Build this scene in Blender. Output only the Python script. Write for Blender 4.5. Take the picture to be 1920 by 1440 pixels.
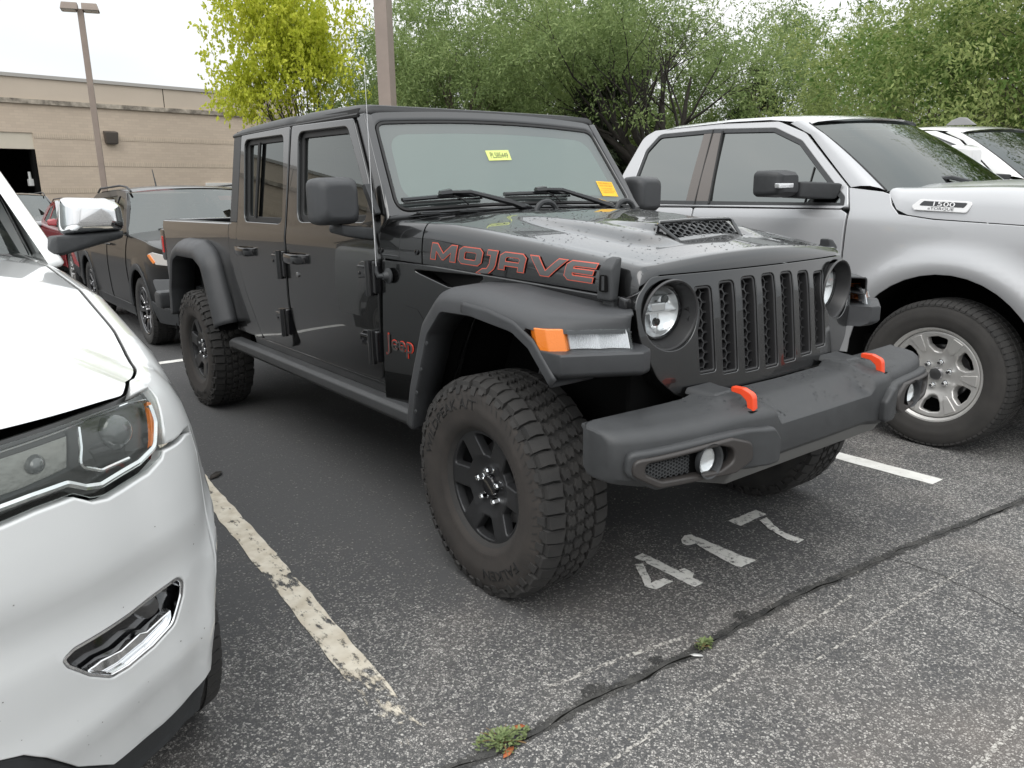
import bpy, bmesh, math, random
import numpy as np
from mathutils import Vector, Matrix, noise as mnoise
from mathutils.bvhtree import BVHTree
random.seed(7); rng = np.random.default_rng(7)
R = math.radians; PI = math.pi
for o in list(bpy.data.objects): bpy.data.objects.remove(o)
scene = bpy.context.scene
col = scene.collection

# ------------------------------------------------------------------ camera
cam_d = bpy.data.cameras.new('camera'); cam = bpy.data.objects.new('camera', cam_d); col.objects.link(cam)
CP = Vector((2.21705, -2.43320, 1.46426))
_yaw, _pit, _rol = R(142.6703), R(13.8883), R(-0.9292)
_f = Vector((math.cos(_yaw)*math.cos(_pit), math.sin(_yaw)*math.cos(_pit), -math.sin(_pit)))
_r = Vector((math.sin(_yaw), -math.cos(_yaw), 0)); _u = _r.cross(_f)
_r2 = math.cos(_rol)*_r + math.sin(_rol)*_u; _u2 = -math.sin(_rol)*_r + math.cos(_rol)*_u
_m = Matrix((_r2, _u2, -_f)).transposed().to_4x4(); _m.translation = CP
cam.matrix_world = _m
cam_d.sensor_width = 36; cam_d.lens = 1466.857/1920*36
cam_d.clip_start = 0.05; cam_d.clip_end = 2000
scene.camera = cam
scene.render.resolution_x, scene.render.resolution_y = 1024, 768

# ------------------------------------------------------------------ sky, sun, exposure
SUN_EL, SUN_AZ = R(54), R(300)     # direction the light comes from
w = bpy.data.worlds.new('World'); scene.world = w; w.use_nodes = True
nt = w.node_tree; N = nt.nodes; L = nt.links; N.clear()
out = N.new('ShaderNodeOutputWorld'); bg = N.new('ShaderNodeBackground'); L.new(bg.outputs[0], out.inputs[0])
sky = N.new('ShaderNodeTexSky'); sky.sky_type = 'NISHITA'; sky.sun_disc = False
sky.sun_elevation = SUN_EL; sky.sun_rotation = R(90) - SUN_AZ
sky.air_density = 1.0; sky.dust_density = 6.0; sky.ozone_density = 1.0
hs = N.new('ShaderNodeHueSaturation'); hs.inputs['Saturation'].default_value = 0.10; hs.inputs['Value'].default_value = 1.0
L.new(sky.outputs[0], hs.inputs['Color'])
# an even overcast layer: brighter overhead, faint lumps of cloud
tc = N.new('ShaderNodeTexCoord'); sp = N.new('ShaderNodeSeparateXYZ'); L.new(tc.outputs['Generated'], sp.inputs[0])
mr = N.new('ShaderNodeMapRange'); mr.inputs[1].default_value = 0.0; mr.inputs[2].default_value = 0.9
mr.inputs[3].default_value = 6.7; mr.inputs[4].default_value = 13.5; L.new(sp.outputs[2], mr.inputs[0])
mp = N.new('ShaderNodeMapping'); mp.inputs['Scale'].default_value = (1.6, 1.6, 5.0); L.new(tc.outputs['Generated'], mp.inputs[0])
nz = N.new('ShaderNodeTexNoise'); nz.inputs['Scale'].default_value = 1.1; nz.inputs['Detail'].default_value = 5.0
nz.inputs['Roughness'].default_value = 0.45; L.new(mp.outputs[0], nz.inputs['Vector'])
cr = N.new('ShaderNodeValToRGB'); cr.color_ramp.elements[0].position = 0.34; cr.color_ramp.elements[1].position = 0.66
cr.color_ramp.elements[0].color = (0.80, 0.85, 0.885, 1); cr.color_ramp.elements[1].color = (1.03, 1.03, 1.03, 1)
L.new(nz.outputs[0], cr.inputs[0])
vm = N.new('ShaderNodeVectorMath'); vm.operation = 'SCALE'; L.new(cr.outputs[0], vm.inputs[0]); L.new(mr.outputs[0], vm.inputs['Scale'])
mx = N.new('ShaderNodeMix'); mx.data_type = 'RGBA'; mx.inputs[0].default_value = 0.9
L.new(hs.outputs[0], mx.inputs[6]); L.new(vm.outputs[0], mx.inputs[7]); L.new(mx.outputs[2], bg.inputs[0])
bg.inputs[1].default_value = 0.1
sd = bpy.data.lights.new('sun', 'SUN'); sun = bpy.data.objects.new('sun', sd); col.objects.link(sun)
sd.energy = 0.8; sd.angle = R(45); sd.color = (1, 0.97, 0.93)
sun.rotation_euler = Vector((-math.cos(SUN_EL)*math.cos(SUN_AZ), -math.cos(SUN_EL)*math.sin(SUN_AZ), -math.sin(SUN_EL))).to_track_quat('-Z', 'Y').to_euler()
vs = scene.view_settings; vs.view_transform = 'Standard'; vs.look = 'None'; vs.exposure = 0.64; vs.gamma = 1.0; vs.use_curve_mapping = False
scene.render.engine = 'CYCLES'; scene.cycles.max_bounces = 6; scene.cycles.diffuse_bounces = 3; scene.cycles.glossy_bounces = 4; scene.cycles.transparent_max_bounces = 16

# ------------------------------------------------------------------ materials
MATS = {}
def mat(name, color=(.5, .5, .5), rough=.5, metal=0., coat=0., spec=.5, ior=1.5, var=0., vscale=8., bump=0., bscale=200., rvar=0., col2=None, trans=0., emis=None, coatr=.03, vdet=5.):
    if name in MATS: return MATS[name]
    m = bpy.data.materials.new(name); m.use_nodes = True; MATS[name] = m
    t = m.node_tree; b = t.nodes['Principled BSDF']; c = (*color, 1)
    b.inputs['Base Color'].default_value = c; b.inputs['Roughness'].default_value = rough
    b.inputs['Metallic'].default_value = metal; b.inputs['Coat Weight'].default_value = coat; b.inputs['Coat Roughness'].default_value = coatr
    b.inputs['Specular IOR Level'].default_value = spec; b.inputs['IOR'].default_value = ior
    b.inputs['Transmission Weight'].default_value = trans; b.inputs['Coat IOR'].default_value = 1.5
    if emis: b.inputs['Emission Color'].default_value = (*emis[:3], 1); b.inputs['Emission Strength'].default_value = emis[3]
    tcn = t.nodes.new('ShaderNodeTexCoord')
    if var or col2 or rvar:
        n = t.nodes.new('ShaderNodeTexNoise'); n.inputs['Scale'].default_value = vscale; n.inputs['Detail'].default_value = vdet; n.inputs['Roughness'].default_value = .6
        t.links.new(tcn.outputs['Object'], n.inputs['Vector'])
        if var or col2:
            r = t.nodes.new('ShaderNodeValToRGB'); r.color_ramp.elements[0].position = .33; r.color_ramp.elements[1].position = .68
            c2 = col2 or tuple(min(1, x*(1+var)) for x in color); c1 = color if col2 else tuple(x*(1-var) for x in color)
            r.color_ramp.elements[0].color = (*c1, 1); r.color_ramp.elements[1].color = (*c2, 1)
            t.links.new(n.outputs[0], r.inputs[0]); t.links.new(r.outputs[0], b.inputs['Base Color'])
        if rvar:
            q = t.nodes.new('ShaderNodeMapRange'); q.inputs[1].default_value = .3; q.inputs[2].default_value = .7
            q.inputs[3].default_value = max(0, rough-rvar); q.inputs[4].default_value = min(1, rough+rvar)
            t.links.new(n.outputs[0], q.inputs[0]); t.links.new(q.outputs[0], b.inputs['Roughness'])
    if bump:
        n2 = t.nodes.new('ShaderNodeTexNoise'); n2.inputs['Scale'].default_value = bscale; n2.inputs['Detail'].default_value = 3
        t.links.new(tcn.outputs['Object'], n2.inputs['Vector'])
        bp_ = t.nodes.new('ShaderNodeBump'); bp_.inputs['Strength'].default_value = bump; bp_.inputs['Distance'].default_value = .002
        t.links.new(n2.outputs[0], bp_.inputs['Height']); t.links.new(bp_.outputs[0], b.inputs['Normal'])
    return m

def glass_mat(name, tint=(.5, .55, .53), ior=1.6, rough=0.0):
    """sheet glass: mirror by Fresnel over tinted see-through"""
    if name in MATS: return MATS[name]
    m = bpy.data.materials.new(name); m.use_nodes = True; MATS[name] = m
    t = m.node_tree; t.nodes.clear(); o = t.nodes.new('ShaderNodeOutputMaterial'); mxs = t.nodes.new('ShaderNodeMixShader')
    g = t.nodes.new('ShaderNodeBsdfGlossy'); g.inputs['Roughness'].default_value = rough; g.inputs['Color'].default_value = (.95, 1, .98, 1)
    tr = t.nodes.new('ShaderNodeBsdfTransparent'); tr.inputs['Color'].default_value = (*tint, 1)
    f = t.nodes.new('ShaderNodeFresnel'); ge = t.nodes.new('ShaderNodeNewGeometry'); mi = t.nodes.new('ShaderNodeMapRange')
    mi.inputs[3].default_value = ior; mi.inputs[4].default_value = 1/ior; t.links.new(ge.outputs['Backfacing'], mi.inputs[0]); t.links.new(mi.outputs[0], f.inputs['IOR'])
    t.links.new(f.outputs[0], mxs.inputs[0]); t.links.new(tr.outputs[0], mxs.inputs[1]); t.links.new(g.outputs[0], mxs.inputs[2]); t.links.new(mxs.outputs[0], o.inputs[0])
    return m

# ------------------------------------------------------------------ object helpers
def root(name, label, cat, loc=(0, 0, 0), rz=0., group=None):
    o = bpy.data.objects.new(name, None); col.objects.link(o); o.location = loc; o.rotation_euler = (0, 0, rz)
    o.empty_display_size = .2
    return tag(o, label, cat, group)
def tag(o, label=None, cat=None, group=None, kind=None):
    if label: o['label'] = label
    if cat: o['category'] = cat
    if group: o['group'] = group
    if kind: o['kind'] = kind
    return o
def put(name, me, parent=None, m=None, label=None):
    o = bpy.data.objects.new(name, me); col.objects.link(o)
    if parent is not None: o.parent = parent
    if m is not None:
        me.materials.clear(); me.materials.append(m)
    if label: o['label'] = label
    return o
def share(name, src, parent=None, loc=None, scale=None, rot=None):
    o = src.copy(); o.name = name; col.objects.link(o); o.parent = parent
    if loc is not None: o.location = loc
    if scale is not None: o.scale = scale
    if rot is not None: o.rotation_euler = rot
    return o
def copy_tree(o, parent=None):
    c = o.copy(); col.objects.link(c); c.parent = parent
    for ch in list(o.children): copy_tree(ch, c)
    return c

def fil(pts, r=.02, n=4, closed=True):
    """round the corners of a 2-D polygon; a point may carry its own radius"""
    out = []; k = len(pts)
    for i, p in enumerate(pts):
        rr = p[2] if len(p) > 2 else r
        if (not closed and i in (0, k-1)) or rr <= 0: out.append((p[0], p[1])); continue
        a = Vector(pts[i-1][:2]); b = Vector(p[:2]); c = Vector(pts[(i+1) % k][:2])
        d1 = a-b; d2 = c-b; l1 = d1.length; l2 = d2.length
        if l1 < 1e-6 or l2 < 1e-6: out.append((b.x, b.y)); continue
        d1 /= l1; d2 /= l2; ang = math.acos(max(-1, min(1, d1.dot(d2))))
        if ang > PI-.02: out.append((b.x, b.y)); continue
        t = min(rr/math.tan(ang/2), l1*.48, l2*.48)
        p0 = b+d1*t; p1 = b+d2*t
        for j in range(n+1):
            s = j/n; q = p0*(1-s)**2 + b*2*s*(1-s) + p1*s*s; out.append((q.x, q.y))
    return out
def resample(pts, step, closed=True):
    out = []; k = len(pts)
    for i in range(k if closed else k-1):
        a = Vector(pts[i]); b = Vector(pts[(i+1) % k]); n = max(1, int(math.ceil((b-a).length/step)))
        for j in range(n): q = a.lerp(b, j/n); out.append(tuple(q))
    if not closed: out.append(tuple(pts[-1]))
    return out
def area2(p): return sum(p[i-1][0]*p[i][1]-p[i][0]*p[i-1][1] for i in range(len(p)))*.5
def offset2(pts, d):
    """offset a closed polygon inwards by d (ccw)"""
    k = len(pts); out = []
    for i in range(k):
        a = Vector(pts[i-1]); b = Vector(pts[i]); c = Vector(pts[(i+1) % k])
        e1 = (b-a); e2 = (c-b)
        if e1.length < 1e-9 or e2.length < 1e-9: out.append(tuple(b)); continue
        e1.normalize(); e2.normalize(); n1 = Vector((-e1.y, e1.x)); n2 = Vector((-e2.y, e2.x)); n = n1+n2
        if n.length < 1e-6: out.append(tuple(b+n1*d)); continue
        n.normalize(); q = max(.45, n.dot(n1)); out.append(tuple(b+n*(d/q)))
    return out
def clean(pts, tol=1e-4):
    out = []
    for p in pts:
        if not out or (Vector(p)-Vector(out[-1])).length > tol: out.append(tuple(p))
    if (Vector(out[0])-Vector(out[-1])).length <= tol: out.pop()
    return out

def panel(name, outline, surf, holes=(), step=.05, thick=.02, bev=.004, m=None, parent=None, flip=False, back=None, label=None, hole_thick=None):
    """curved sheet: a 2-D outline with holes mapped by surf(u,v)->(x,y,z), with rolled edges and a rim of the given thickness"""
    def nrm(u, v):
        e = 1e-3; p = Vector(surf(u, v)); a = Vector(surf(u+e, v))-p; b = Vector(surf(u, v+e))-p
        n = a.cross(b); n.normalize(); return -n if flip else n
    loops = []
    for k, lp in enumerate([outline]+list(holes)):
        lp = clean(resample(clean(lp), step))
        if (area2(lp) < 0) == (k == 0): lp = lp[::-1]
        loops.append(lp)
    bm = bmesh.new(); bm.normal_update()
    V = []; F = []; NR = []      # rim strips
    for k, lp in enumerate(loops):
        o0 = offset2(lp, bev); vs0 = [bm.verts.new((p[0], p[1], 0)) for p in o0]
        for i in range(len(vs0)): bm.edges.new((vs0[i-1], vs0[i]))
        th = (hole_thick if (k and hole_thick is not None) else thick)
        rows = [(bev, 0, 0), (bev*.35, bev*.35, .5), (0, bev, .9), (0, th, 1)]
        base = len(V); n = len(lp)
        for (off, dep, q) in rows:
            o = offset2(lp, off) if off else lp; oo = offset2(lp, max(off, .001)+.002)
            for i in range(n):
                nn = nrm(*o[i]); p = Vector(surf(*o[i])); inn = Vector(surf(*oo[i])); ow = p-inn; ow -= nn*ow.dot(nn)
                if ow.length > 1e-9: ow.normalize()
                V.append(p-nn*dep); NR.append((nn*(1-q)+ow*q).normalized())
        for r_ in range(3):
            for i in range(n):
                j = (i+1) % n; f = (base+r_*n+i, base+(r_+1)*n+i, base+(r_+1)*n+j, base+r_*n+j)
                F.append(f if not flip else f[::-1])
    bmesh.ops.triangle_fill(bm, use_beauty=True, use_dissolve=False, edges=bm.edges[:])
    us = [p[0] for p in loops[0]]; vs_ = [p[1] for p in loops[0]]
    for ax, lo, hi in ((0, min(us), max(us)), (1, min(vs_), max(vs_))):
        n = int((hi-lo)/step)
        for i in range(1, n+1):
            co = [0, 0, 0]; no = [0, 0, 0]; co[ax] = lo+(hi-lo)*(i-.37)/n; no[ax] = 1
            bmesh.ops.bisect_plane(bm, geom=bm.verts[:]+bm.edges[:]+bm.faces[:], dist=1e-5, plane_co=co, plane_no=no)
    # keep clean quads inside: drop the leftover fill edges between cut lines
    ed = [e for e in bm.edges if len(e.link_faces) == 2 and abs(e.verts[0].co.x-e.verts[1].co.x) > 1e-6 and abs(e.verts[0].co.y-e.verts[1].co.y) > 1e-6 and not any(v.is_boundary for f in e.link_faces for v in f.verts)]
    if ed: bmesh.ops.dissolve_edges(bm, edges=ed, use_verts=False, use_face_split=False)
    vd = [v for v in bm.verts if len(v.link_edges) == 2 and not v.is_boundary]
    if vd: bmesh.ops.dissolve_verts(bm, verts=vd)
    bmesh.ops.dissolve_degenerate(bm, dist=2e-5, edges=bm.edges[:])
    bmesh.ops.recalc_face_normals(bm, faces=bm.faces[:])
    bm.verts.index_update(); b0 = len(V)
    for v in bm.verts:
        V.append(Vector(surf(v.co.x, v.co.y))); NR.append(nrm(v.co.x, v.co.y))
    for f in bm.faces:
        idx = [b0+v.index for v in f.verts]
        if (f.normal.z < 0) != flip: idx = idx[::-1]
        F.append(tuple(idx))
    bm.free()
    me = bpy.data.meshes.new(name); me.from_pydata([tuple(v) for v in V], [], F)
    me.polygons.foreach_set('use_smooth', [True]*len(me.polygons))
    me.normals_split_custom_set_from_vertices([tuple(n) for n in NR])
    return put(name, me, parent, m, label)

class B:
    """collects shapes into one mesh"""
    def __init__(s): s.bm = bmesh.new()
    def _merge(s, t):
        me = bpy.data.meshes.new('t'); t.to_mesh(me); t.free(); s.bm.from_mesh(me); bpy.data.meshes.remove(me); return s
    def _bev(s, t, bev, seg, ang=30):
        if bev:
            es = [e for e in t.edges if len(e.link_faces) == 2 and e.calc_face_angle() > R(ang)]
            bmesh.ops.bevel(t, geom=es, offset=bev, segments=seg, affect='EDGES', profile=.5, clamp_overlap=True)
    def box(s, x0, x1, y0, y1, z0, z1, bev=0, seg=2, M=None):
        t = bmesh.new(); bmesh.ops.create_cube(t, size=1)
        for v in t.verts: v.co = Vector(((x0+x1)/2+v.co.x*(x1-x0), (y0+y1)/2+v.co.y*(y1-y0), (z0+z1)/2+v.co.z*(z1-z0)))
        s._bev(t, bev, seg)
        if M: bmesh.ops.transform(t, matrix=M, verts=t.verts[:])
        return s._merge(t)
    def hull(s, pts, bev=0, seg=2):
        t = bmesh.new(); [t.verts.new(p) for p in pts]; bmesh.ops.convex_hull(t, input=t.verts[:])
        bmesh.ops.dissolve_limit(t, angle_limit=R(2), verts=t.verts[:], edges=t.edges[:])
        bmesh.ops.recalc_face_normals(t, faces=t.faces[:]); s._bev(t, bev, seg); return s._merge(t)
    def prism(s, pts, ax, a, b, bev=0, seg=2, M=None):
        t = bmesh.new(); pts = clean(pts)
        def P(p, d): return {'x': (d, p[0], p[1]), 'y': (p[0], d, p[1]), 'z': (p[0], p[1], d)}[ax]
        A = [t.verts.new(P(p, a)) for p in pts]; C = [t.verts.new(P(p, b)) for p in pts]; n = len(pts)
        t.faces.new(A); t.faces.new(C[::-1])
        for i in range(n): t.faces.new((A[i-1], A[i], C[i], C[i-1]))
        bmesh.ops.recalc_face_normals(t, faces=t.faces[:]); s._bev(t, bev, seg)
        if M: bmesh.ops.transform(t, matrix=M, verts=t.verts[:])
        return s._merge(t)
    def grid(s, P, cu=False, cv=False, flip=False):
        vv = [[s.bm.verts.new(p) for p in row] for row in P]; m_ = len(vv); n_ = len(vv[0])
        for i in range(m_ if cu else m_-1):
            for j in range(n_ if cv else n_-1):
                q = (vv[i][j], vv[(i+1) % m_][j], vv[(i+1) % m_][(j+1) % n_], vv[i][(j+1) % n_])
                q = tuple(dict.fromkeys(q))
                if len(q) > 2:
                    try: s.bm.faces.new(q if not flip else q[::-1])
                    except ValueError: pass
        return vv
    def loft(s, rings, cap=True, bev=0):
        """closed rings joined into a solid"""
        t = bmesh.new(); vv = [[t.verts.new(p) for p in r] for r in rings]; n = len(vv[0])
        for i in range(len(vv)-1):
            for j in range(n): t.faces.new((vv[i][j-1], vv[i][j], vv[i+1][j], vv[i+1][j-1]))
        if cap: t.faces.new(vv[0]); t.faces.new(vv[-1][::-1])
        bmesh.ops.recalc_face_normals(t, faces=t.faces[:]); s._bev(t, bev, 2); return s._merge(t)
    def tube(s, path, r, n=8, cap=True):
        path = [Vector(p) for p in path]; k = len(path); rr = r if isinstance(r, (list, tuple)) else [r]*k
        up = None; rings = []
        for i, p in enumerate(path):
            d = (path[min(i+1, k-1)]-path[max(i-1, 0)]).normalized()
            if up is None: up = d.orthogonal().normalized()
            up = (up-d*up.dot(d)).normalized(); sd_ = d.cross(up)
            rings.append([p+(up*math.cos(a)+sd_*math.sin(a))*rr[i] for a in [2*PI*j/n for j in range(n)]])
        return s.loft(rings, cap)
    def lathe(s, prof, c=(0, 0, 0), ax='y', n=32, a0=0, a1=2*PI):
        full = abs(a1-a0-2*PI) < 1e-6; k = n if full else n+1; rings = []
        for (r, h) in prof:
            row = []
            for j in range(k):
                a = a0+(a1-a0)*j/n; u, v = r*math.cos(a), r*math.sin(a)
                row.append({'y': (c[0]+u, c[1]+h, c[2]+v), 'x': (c[0]+h, c[1]+u, c[2]+v), 'z': (c[0]+u, c[1]+v, c[2]+h)}[ax])
            rings.append(row)
        vv = s.grid(rings, cv=full)
        bmesh.ops.remove_doubles(s.bm, verts=[v for r in vv for v in r if v.is_valid], dist=1e-6)
        return s
    def face(s, pts): s.bm.faces.new([s.bm.verts.new(p) for p in pts]); return s
    def mirror_y(s):
        t = s.bm.copy(); bmesh.ops.scale(t, vec=(1, -1, 1), verts=t.verts[:]); bmesh.ops.reverse_faces(t, faces=t.faces[:]); return s._merge(t)
    def mesh(s, name, sharp=38, wn=True, recalc=True):
        bm = s.bm
        if recalc: bmesh.ops.recalc_face_normals(bm, faces=bm.faces[:])
        for f in bm.faces: f.smooth = True
        for e in bm.edges: e.smooth = not (len(e.link_faces) == 2 and e.calc_face_angle() > R(sharp))
        me = bpy.data.meshes.new(name); bm.to_mesh(me); bm.free(); return me
    def obj(s, name, m=None, parent=None, sharp=38, wn=True, label=None, recalc=True, sub=0):
        o = put(name, s.mesh(name, sharp, recalc=recalc), parent, m, label)
        if sub: q = o.modifiers.new('s', 'SUBSURF'); q.levels = q.render_levels = sub
        if wn: q = o.modifiers.new('w', 'WEIGHTED_NORMAL'); q.keep_sharp = True
        return o

def text_polys(body, size=1., shear=0., align='CENTER', wx=1.):
    """outline font text as 2-D verts and faces"""
    cu = bpy.data.curves.new('t', 'FONT'); cu.body = body; cu.size = size; cu.shear = shear; cu.align_x = align; cu.resolution_u = 3
    o = bpy.data.objects.new('t', cu); col.objects.link(o); dg = bpy.context.evaluated_depsgraph_get()
    me = bpy.data.meshes.new_from_object(o.evaluated_get(dg)); bpy.data.objects.remove(o)
    v = [(p.co.x*wx, p.co.y) for p in me.vertices]; f = [tuple(p.vertices) for p in me.polygons]; bpy.data.meshes.remove(me)
    return v, f
def text_obj(name, body, size, fmap, m, parent=None, shear=0., depth=0., wx=1., align='CENTER', label=None):
    v, f = text_polys(body, size, shear, align, wx); V = [fmap(x, y, 0) for x, y in v]; F = list(f)
    if depth:
        n = len(V); V += [fmap(x, y, -depth) for x, y in v]; cnt = {}
        for p in f:
            for i in range(len(p)):
                e = (p[i], p[(i+1) % len(p)]); cnt[tuple(sorted(e))] = cnt.get(tuple(sorted(e)), []) + [e]
        for k, es in cnt.items():
            if len(es) == 1: a, b = es[0]; F.append((b, a, a+n, b+n))
    me = bpy.data.meshes.new(name); me.from_pydata([tuple(p) for p in V], [], F); me.update()
    return put(name, me, parent, m, label)
def lerp(x, xs, ys):
    return float(np.interp(x, xs, ys))
def sm(x, xs, ys):
    """smooth monotone interpolation"""
    if x <= xs[0]: return ys[0]
    if x >= xs[-1]: return ys[-1]
    for i in range(len(xs)-1):
        if x <= xs[i+1]:
            h = xs[i+1]-xs[i]; t = (x-xs[i])/h
            d = [(ys[k+1]-ys[k])/(xs[k+1]-xs[k]) for k in range(len(xs)-1)]
            def sl(k):
                if k == 0 or k == len(xs)-1: return d[0] if k == 0 else d[-1]
                return 0. if d[k-1]*d[k] <= 0 else 2*d[k-1]*d[k]/(d[k-1]+d[k])
            m0, m1 = sl(i)*h, sl(i+1)*h
            return (2*t**3-3*t*t+1)*ys[i]+(t**3-2*t*t+t)*m0+(-2*t**3+3*t*t)*ys[i+1]+(t**3-t*t)*m1

# shared materials
M_black = mat('black_plastic', (.032, .034, .036), .55, bump=.25, bscale=900, var=.12, vscale=30)
M_trim = mat('grey_black_trim', (.043, .045, .047), .52, bump=.3, bscale=700, var=.1, vscale=12, rvar=.08)
M_gloss = mat('gloss_black', (.008, .008, .009), .12, coat=.6)
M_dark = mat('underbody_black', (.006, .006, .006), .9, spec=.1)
M_rubber = mat('rubber_seal', (.012, .012, .012), .6)
M_chrome = mat('chrome', (.85, .86, .87), .07, metal=1.)
M_steel = mat('steel', (.45, .45, .46), .3, metal=1.)
M_tyre = mat('tyre_rubber', (.026, .0255, .025), .80, bump=.4, bscale=250, col2=(.040, .038, .036), vscale=9)
M_dustty = mat('dusty_sidewall', (.031, .028, .026), .85, bump=.3, bscale=250, col2=(.050, .0435, .039), vscale=7)
M_int = mat('interior_black', (.02, .02, .02), .7)
M_amber = mat('amber_lens', (.75, .20, .02), .1, coat=.5, bump=.5, bscale=180)
M_red = mat('red_lens', (.55, .02, .015), .12, coat=.5)
M_refl = mat('lamp_reflector', (.82, .83, .84), .14, metal=.65, bump=.5, bscale=60)
M_lens = glass_mat('clear_lens', (.95, .96, .96), 1.45)
# ================================================================== ground, markings, building, poles
def asphalt():
    m = bpy.data.materials.new('asphalt'); m.use_nodes = True; t = m.node_tree; n = t.nodes; l = t.links; b = n['Principled BSDF']
    tc_ = n.new('ShaderNodeTexCoord'); P = tc_.outputs['Object']; sx = n.new('ShaderNodeSeparateXYZ'); l.new(P, sx.inputs[0])
    def noise(sc, det=4, ro=.55):
        q = n.new('ShaderNodeTexNoise'); q.inputs['Scale'].default_value = sc; q.inputs['Detail'].default_value = det; q.inputs['Roughness'].default_value = ro; l.new(P, q.inputs['Vector']); return q.outputs[0]
    def math_(op, a, c_, clamp=False):
        q = n.new('ShaderNodeMath'); q.operation = op; q.use_clamp = clamp
        for i, v in enumerate((a, c_)):
            if isinstance(v, (int, float)): q.inputs[i].default_value = v
            else: l.new(v, q.inputs[i])
        return q.outputs[0]
    def rng_(v, a, c_, d=0., e=1., smooth=False):
        q = n.new('ShaderNodeMapRange'); q.inputs[1].default_value = a; q.inputs[2].default_value = c_; q.inputs[3].default_value = d; q.inputs[4].default_value = e
        if smooth: q.interpolation_type = 'SMOOTHSTEP'
        l.new(v, q.inputs[0]); return q.outputs[0]
    def mixc(f, a, c_):
        q = n.new('ShaderNodeMix'); q.data_type = 'RGBA'
        if isinstance(f, (int, float)): q.inputs[0].default_value = f
        else: l.new(f, q.inputs[0])
        for i, v in ((6, a), (7, c_)):
            if isinstance(v, tuple): q.inputs[i].default_value = (*v, 1)
            else: l.new(v, q.inputs[i])
        return q.outputs[2]
    # stones
    wv = n.new('ShaderNodeVectorMath'); wv.operation = 'MULTIPLY_ADD'; nn = n.new('ShaderNodeTexNoise'); nn.inputs['Scale'].default_value = 60; l.new(P, nn.inputs['Vector'])
    l.new(nn.outputs['Color'], wv.inputs[0]); wv.inputs[1].default_value = (.012, .012, .012); l.new(P, wv.inputs[2])
    vo = n.new('ShaderNodeTexVoronoi'); vo.inputs['Scale'].default_value = 140; l.new(wv.outputs[0], vo.inputs['Vector'])
    ve = n.new('ShaderNodeTexVoronoi'); ve.feature = 'DISTANCE_TO_EDGE'; ve.inputs['Scale'].default_value = 140; l.new(wv.outputs[0], ve.inputs['Vector'])
    sc = n.new('ShaderNodeSeparateColor'); l.new(vo.outputs['Color'], sc.inputs[0])
    stone = n.new('ShaderNodeValToRGB'); cr_ = stone.color_ramp; cr_.elements[0].position = 0; cr_.elements[0].color = (.12, .12, .117, 1); cr_.elements[1].position = 1; cr_.elements[1].color = (.60, .58, .545, 1)
    e = cr_.elements.new(.35); e.color = (.19, .185, .178, 1); e = cr_.elements.new(.7); e.color = (.41, .395, .372, 1); l.new(sc.outputs[0], stone.inputs[0])
    edge = rng_(ve.outputs['Distance'], .02, .16)
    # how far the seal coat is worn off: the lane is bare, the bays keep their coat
    inbay = rng_(math_('ABSOLUTE', math_('ADD', sx.outputs[1], -.15), 0.), .85, 1.45, .72, 0., True)  # pickup's bay: kept coat, deepened to carry shade from the bumper overhang
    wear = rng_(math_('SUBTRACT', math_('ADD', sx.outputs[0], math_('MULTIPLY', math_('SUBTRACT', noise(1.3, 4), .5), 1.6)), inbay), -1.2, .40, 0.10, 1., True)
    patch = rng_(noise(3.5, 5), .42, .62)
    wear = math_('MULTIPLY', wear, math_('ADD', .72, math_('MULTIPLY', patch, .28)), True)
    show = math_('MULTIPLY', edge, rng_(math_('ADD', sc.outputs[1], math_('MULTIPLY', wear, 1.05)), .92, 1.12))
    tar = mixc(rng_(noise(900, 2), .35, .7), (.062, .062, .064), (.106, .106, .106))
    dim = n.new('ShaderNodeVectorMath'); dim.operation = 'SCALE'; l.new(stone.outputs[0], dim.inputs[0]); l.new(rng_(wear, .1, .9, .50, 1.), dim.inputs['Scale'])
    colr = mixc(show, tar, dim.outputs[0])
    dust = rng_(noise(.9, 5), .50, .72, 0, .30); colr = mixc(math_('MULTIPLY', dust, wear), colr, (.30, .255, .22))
    far = rng_(noise(.25, 6), .35, .65); 
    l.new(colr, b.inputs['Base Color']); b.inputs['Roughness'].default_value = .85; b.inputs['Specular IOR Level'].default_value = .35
    bp_ = n.new('ShaderNodeBump'); bp_.inputs['Strength'].default_value = .8; bp_.inputs['Distance'].default_value = .004
    l.new(math_('ADD', math_('MULTIPLY', edge, show), math_('MULTIPLY', noise(500, 2), .3)), bp_.inputs['Height']); l.new(bp_.outputs[0], b.inputs['Normal'])
    return m
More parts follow.
